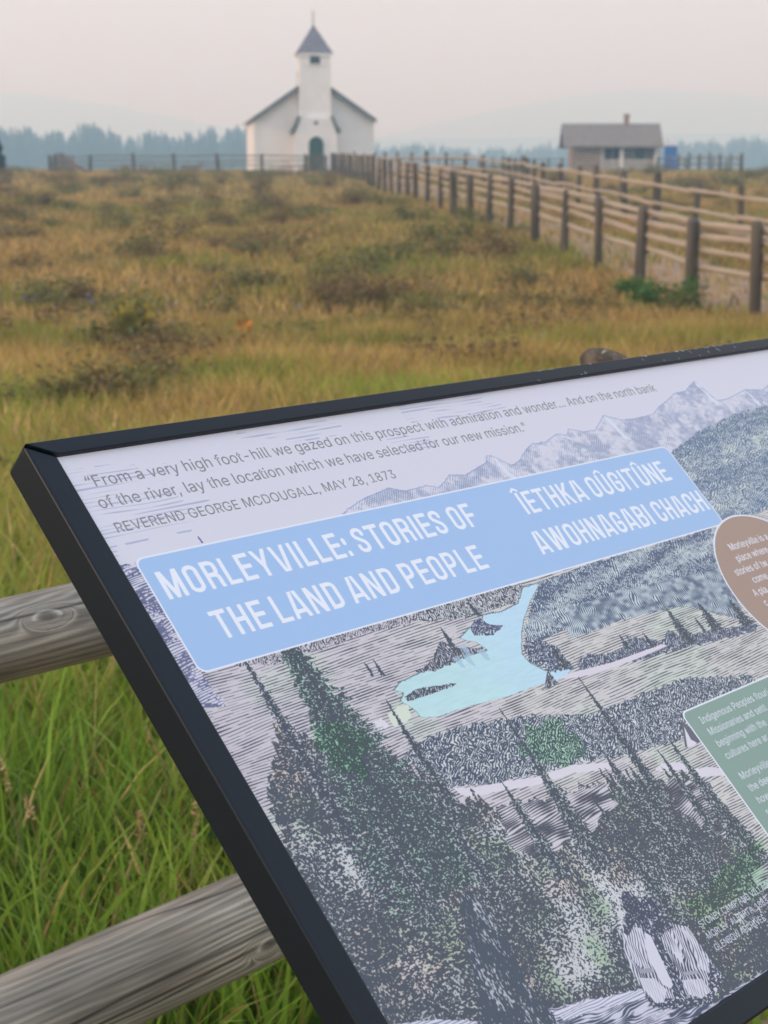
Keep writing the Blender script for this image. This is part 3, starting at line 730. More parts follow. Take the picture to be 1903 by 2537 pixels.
def bush_at(k, p, s, h):
    r = p[0] / p[1]
    lab = ('low olive bush ' if k < 4 else 'low brown dry bush ') + ('just above the sign' if p[1] < 15 else 'in the middle of the meadow' if p[1] < 38 else 'far back near the church yard')
    lab += ', at the left side' if r < -.14 else ', below the church' if r < .0 else ', near the lane fence' if p[0] < plan(NEARF, p[1]) else ', beyond the dirt lane'
    shrub((SH_OL + SH_BR)[k], p, s, lab, 'low bushes scattered over the meadow', h)
for i, (px, py) in enumerate(spots):
    p = ground_at(px, py); s = rs.uniform(.32, .5) * (1 + p[1] / 60)
    bush_at(rs.randrange(7), p, s, .8)
for i in range(260):
    yy = 11 + 84 * rs.random() ** 1.1; xx = rs.uniform(-.36, .30) * yy
    if lane_mask(np.array([xx - .4]), np.array([yy]))[0] or lane_mask(np.array([xx + .4]), np.array([yy]))[0]: continue
    if yy > 90 and abs(xx + 4) < 5: continue
    p = (xx, yy, zg1(xx, yy)); s = rs.uniform(.3, .6) * (1 + yy / 120)
    bush_at(rs.randrange(7), p, s, .7)
stemg = noisy('flower_stem', (.05, .09, .02), (.09, .13, .03), 6, .8)
def flower_mesh(col_, n=9, r=.03):
    m = MB()
    for k in range(n):
        a = 6.283 * k / n; ca, sa = math.cos(a), math.sin(a)
        m.add([(0, 0, 0), (ca * r * .6 - sa * r * .22, sa * r * .6 + ca * r * .22, .004), (ca * r, sa * r, .001), (ca * r * .6 + sa * r * .22, sa * r * .6 - ca * r * .22, .004)], [(0, 1, 2, 3)])
    return m.mesh('petals', noisy('petal', tuple(c * .85 for c in col_), col_, 20, .6))
YEL, ORA, PUR, WHI = (.75, .46, .02), (.85, .27, .01), (.30, .22, .55), (.72, .68, .60)
FM = {c: flower_mesh(c, r=q) for c, q in ((YEL, .022), (ORA, .034), (PUR, .020), (WHI, .022))}
cen_m = MB(); cen_m.tube([(0, 0, -.006), (0, 0, .008)], .008, 8); CEN = cen_m.mesh('centre', noisy('flower_centre', (.10, .06, .02), (.16, .10, .03), 20, .8))
st_ = MB(); st_.tube([(0, 0, -1), (.03, .01, -.5), (0, 0, 0)], .0035, 4); STM = st_.mesh('stem', stemg)
def flower(c, px, py, label, group, nb=1, h=.45, seed=0, sc=1.0):
    r = ray(px, py); g = ground_at(px, py + 60); d = g[1]; r_ = random.Random(seed)
    x0, y0, z0 = r.x * d / r.y, d, zg1(r.x * d / r.y, d)
    zt = EYE + r.z * d / r.y; root = empty('wildflower', (x0, y0, z0)); tag(root, label, 'flower', group)
    for k in range(nb):
        dx, dz = (r_.uniform(-.07, .07), r_.uniform(-.05, .05)) if nb > 1 else (0, 0); top = (dx, r_.uniform(-.05, .05) if nb > 1 else 0, max(zt - z0 + dz, .15))
        rt = (r_.uniform(.3, .9), r_.uniform(-.3, .3), r_.uniform(0, 6))
        link('petals', FM[c], root, loc=top, rot=rt, scale=(sc,) * 3); link('centre', CEN, root, loc=top, rot=rt); link('stem', STM, root, loc=top, scale=(1, 1, top[2]))
flower(ORA, 605, 803, 'cluster of bright orange blooms, the only orange flowers left of centre', None, 7, seed=1, sc=1.3)
G1 = 'yellow flowers dotted through the meadow'
for i, (px, py) in enumerate([(866, 932), (1440, 860), (1391, 865), (905, 915), (510, 1000), (885, 1010), (1770, 840), (1300, 800), (440, 1015), (180, 1090)]):
    flower(YEL, px, py, 'small yellow flower in the grass above the sign', G1, 2, seed=i, sc=1.1)
for i, (px, py) in enumerate([(50, 742), (75, 735), (215, 740), (540, 700), (420, 760), (730, 750)]):
    flower(PUR, px, py, 'patch of pale purple flowers in the middle of the meadow', 'purple flowers in the meadow', 5, seed=20 + i, sc=1.2)
for i, (px, py) in enumerate([(172, 856), (1092, 866), (1440, 848), (1345, 836), (690, 690), (450, 690), (760, 838), (1465, 820), (330, 690)]):
    flower(WHI, px, py, 'small white flower head above the meadow grass', 'white flowers in the meadow', 3, seed=40 + i)

# ------------------------------------------------------------------ log rail fence right behind the sign
FU = Vector((math.cos(math.atan2(.713, .701)), math.sin(math.atan2(.713, .701)), 0))     # direction of the fence and of the sign's long side
def log_image(seed, h=560, w_=2900, knots=()):
    yy, xx = np.mgrid[0:h, 0:w_].astype(np.float32)
    a = yy / h                                        # round the log
    fld = vnoise(h, w_, 190, 520, seed) * 2.2 + vnoise(h, w_, 70, 260, seed + 1) * .9 + vnoise(h, w_, 24, 110, seed + 2) * .16
    ph = a * 34 + fld * 3.6
    dark = np.zeros((h, w_), np.float32); lightr = dark.copy()
    for (kx, ky, kr) in knots:                        # rings that bend the grain
        dx = (xx - kx) / 1.5; dy = (yy - ky); r = np.sqrt(dx * dx + dy * dy) / kr
        g = np.exp(-(r / 1.35) ** 2); ph = ph * (1 - g) + g * (r * 1.6 + ph * .35)
        dark += np.exp(-(r / .75) ** 4) * .8; lightr += np.exp(-((r - 1.05) / .2) ** 2) * .8 * (dy > -kr * .3); dark += np.exp(-((r - 1.35) / .12) ** 2) * .35 * (dx > 0)
    ring = .5 + .5 * np.sin(ph * 6.283)
    fine = vnoise(h, w_, 2.2, 90, seed + 3); fine2 = vnoise(h, w_, 4.5, 180, seed + 6); blot = vnoise(h, w_, 60, 150, seed + 4); warm = vnoise(h, w_, 40, 220, seed + 5)
    t = .40 * ring ** 1.5 * (.3 + 1.0 * blot) + .30 * fine + .20 * fine2 + .14 * vnoise(h, w_, 9, 40, seed + 7)
    g1 = np.array([.12, .112, .094], np.float32); g2 = np.array([.53, .475, .385], np.float32); tn = np.array([.40, .28, .17], np.float32)
    c = g1 + (g2 - g1) * np.clip(t * 1.25 - .12, 0, 1)[..., None]
    wm = np.clip((warm - .58) * 3, 0, 1)[..., None] * .25; c = c * (1 - wm) + tn * (.45 + .6 * t[..., None]) * wm
    c *= (.72 + .5 * blot)[..., None]
    for i in range(16):                               # long drying cracks following the grain
        r_ = random.Random(seed * 31 + i); y0 = r_.random() * h; x0 = r_.random() * w_; L = r_.uniform(250, 1100); wd = r_.uniform(1.2, 4.2)
        yc = y0 + (vnoise(1, w_, 1, 240, seed + 50 + i)[0] - .5) * 46 + (xx[0] - x0) * r_.uniform(-.01, .01)
        env = np.clip(1 - abs((xx[0] - x0) / L) ** 3, 0, 1)
        for off in (-h, 0, h):
            d = np.abs(yy - yc[None] - off); c *= (1 - .72 * np.exp(-(d / (wd * (.3 + env[None]))) ** 2) * (env[None] > 0) * np.clip(env[None] * 2, 0, 1))[..., None]
    sp = vnoise(h, w_, 3, 4, seed + 8); c *= (1 - .5 * np.clip((sp - .90) * 12, 0, 1) * np.clip((blot - .45) * 4, 0, 1))[..., None]
    c *= (1 - .62 * np.clip(dark, 0, 1))[..., None]; c += (lightr * .30)[..., None] * np.array([1, .93, .85])
    return c
def log_rail(name, seed, start, length, rad, knots, parent, droop=0.0, taper=.92):
    """rounded, slightly crooked log along the fence direction"""
    n, m_ = 150, 56; V = []; F = []; g = np.random.default_rng(seed)
    nz = vnoise(n + 1, m_, 22, 9, seed); nb = vnoise(n + 1, m_, 8, 5, seed + 9)
    for i in range(n + 1):
        t = i / n; wob = .006 * math.sin(t * 7 + seed), .008 * math.sin(t * 5 + seed * 2) - droop * math.sin(math.pi * t)
        r = rad * (1 + (taper - 1) * t)
        endc = min(1, (min(t, 1 - t) * n + .35) / 1.6)
        for k in range(m_):
            a = 2 * math.pi * k / m_; kk = 0
            blend = k / m_; nn = nz[i, k] * (1 - blend) + nz[i, 0] * blend if k > m_ * .8 else nz[i, k]
            q = r * (endc ** .5) * (1 + .09 * (nn - .5) + .03 * (nb[i, k] - .5) * (1 if k < m_ - 3 else .3))
            V.append((t * length, wob[0] + q * math.cos(a), wob[1] + q * math.sin(a)))
    for i in range(n):
        for k in range(m_): F.append((i * m_ + k, i * m_ + (k + 1) % m_, (i + 1) * m_ + (k + 1) % m_, (i + 1) * m_ + k))
    F.append(tuple(range(m_ - 1, -1, -1))); F.append(tuple(range(n * m_, (n + 1) * m_)))
    me = bpy.data.meshes.new(name); me.from_pydata(V, [], F); uv = me.uv_layers.new(name='UVMap')
    for p in me.polygons:
        if len(p.vertices) > 4:
            for li in p.loop_indices: uv.data[li].uv = (.5, .5)
            continue
        i, k = divmod(p.index, m_)
        for li, (a, b) in zip(p.loop_indices, ((i, k), (i, k + 1), (i + 1, k + 1), (i + 1, k))): uv.data[li].uv = (a / n, b / m_)
    me.polygons.foreach_set('use_smooth', [True] * len(me.polygons))
    im = np_image(name + '_grain', log_image(seed, knots=knots))
    mt, *_ = img_mat('weathered_log_grain', im, .85, .2, bump=.8, bump_dist=.004); me.materials.append(mt)
    return link(name, me, parent, loc=start, rot=(0, 0, math.atan2(FU.y, FU.x)))
F0 = Vector((-.508, 2.0, 0))                      # where the fence line crosses the left edge of the picture
lf = empty('log_fence', F0 - FU * 1.3); tag(lf, 'weathered two-rail log fence close behind the black framed sign', 'fence')
lf.location.z = zg1(*lf.location[:2])
def lfp(s, z): p = F0 + FU * s; return Vector((p.x, p.y, z)) - Vector(lf.location)
LEN = 2.9; S0 = -1.3
def kx(s): return (s - S0) / LEN * 2900
log_rail('rail', 3, lfp(S0, 1.035), LEN, .0585, [(kx(.045), 560 * .60, 13), (kx(.9), 150, 20)], lf, droop=.004)
log_rail('rail', 8, lfp(S0, .485), LEN, .074, [(kx(.40), 560 * .47, 15), (kx(-.3), 300, 24)], lf, droop=-.004, taper=.97)
def fence_post(s, top, r, slant, seed):
    n, m_ = 26, 30; V = []; F = []; nz = vnoise(n + 8, m_, 7, 5, seed)
    zs = [(-.3 + (top + .3) * i / n, 1.0) for i in range(n + 1)]
    for i in range(n + 1):
        for k in range(m_):
            a = 2 * math.pi * k / m_; q = r * (1 + .14 * (nz[i, k if k < m_ * .8 else int((m_ - k))] - .5)); V.append((q * math.cos(a), q * math.sin(a), zs[i][0] - (slant * (math.cos(a) + .9) * max(0, (i - n + 2)) / 2 * .5)))
    for j, (sc, dz) in enumerate(((.93, .010), (.75, .020), (.4, .027))):
        for k in range(m_):
            a = 2 * math.pi * k / m_; q = r * sc * (1 + .16 * (nz[n + j + 1, k] - .5)); V.append((q * math.cos(a), q * math.sin(a), top + dz * (.7 + .5 * nz[n + j + 2, k]) - slant * .5 * (sc * math.cos(a) + .9)))
    R_ = n + 4
    for i in range(R_ - 1):
        for k in range(m_): F.append((i * m_ + k, i * m_ + (k + 1) % m_, (i + 1) * m_ + (k + 1) % m_, (i + 1) * m_ + k))
    F.append(tuple(range((R_ - 1) * m_, R_ * m_)))
    me = bpy.data.meshes.new('post'); me.from_pydata(V, [], F); me.polygons.foreach_set('use_smooth', [True] * len(F))
    me.materials.append(lichen)
    q = F0 + FU * s + Vector((.713, -.701, 0)) * -.0
    return link('post', me, lf, loc=Vector((q.x, q.y, zg1(q.x, q.y))) - Vector(lf.location), rot=(0, 0, math.atan2(FU.y, FU.x)))
lichen = noisy('lichened_post_wood', (.045, .038, .032), (.16, .13, .10), 26, .9, 8, bump=.8, bscale=70, c3=(.085, .07, .055))
_nt = lichen.node_tree; _b = _nt.nodes['Principled BSDF']; _src = _b.inputs['Base Color'].links[0].from_socket
_n = N(_nt, 'ShaderNodeTexNoise', i_Scale=75.0, i_Detail=3.0); _r = N(_nt, 'ShaderNodeValToRGB'); _r.color_ramp.elements[0].position = .60; _r.color_ramp.elements[1].position = .66
_m = N(_nt, 'ShaderNodeMix', data_type='RGBA'); _m.inputs[7].default_value = (.36, .33, .26, 1)
_n2 = N(_nt, 'ShaderNodeTexNoise', i_Scale=60.0, i_Detail=2.0); _r2 = N(_nt, 'ShaderNodeValToRGB'); _r2.color_ramp.elements[0].position = .63; _r2.color_ramp.elements[1].position = .68
_m2 = N(_nt, 'ShaderNodeMix', data_type='RGBA'); _m2.inputs[7].default_value = (.24, .14, .045, 1)
_t = N(_nt, 'ShaderNodeTexCoord')
for a, b in ((_t.outputs['Object'], _n.inputs['Vector']), (_t.outputs['Object'], _n2.inputs['Vector']), (_n.outputs['Fac'], _r.inputs[0]), (_r.outputs[0], _m.inputs[0]), (_src, _m.inputs[6]),
             (_n2.outputs['Fac'], _r2.inputs[0]), (_r2.outputs[0], _m2.inputs[0]), (_m.outputs[2], _m2.inputs[6]), (_m2.outputs[2], _b.inputs['Base Color'])): _nt.links.new(a, b)
POST_S = 1.314
fence_post(POST_S, 1.306, .050, .035, 5)
fence_post(-1.22, 1.25, .07, .01, 6)

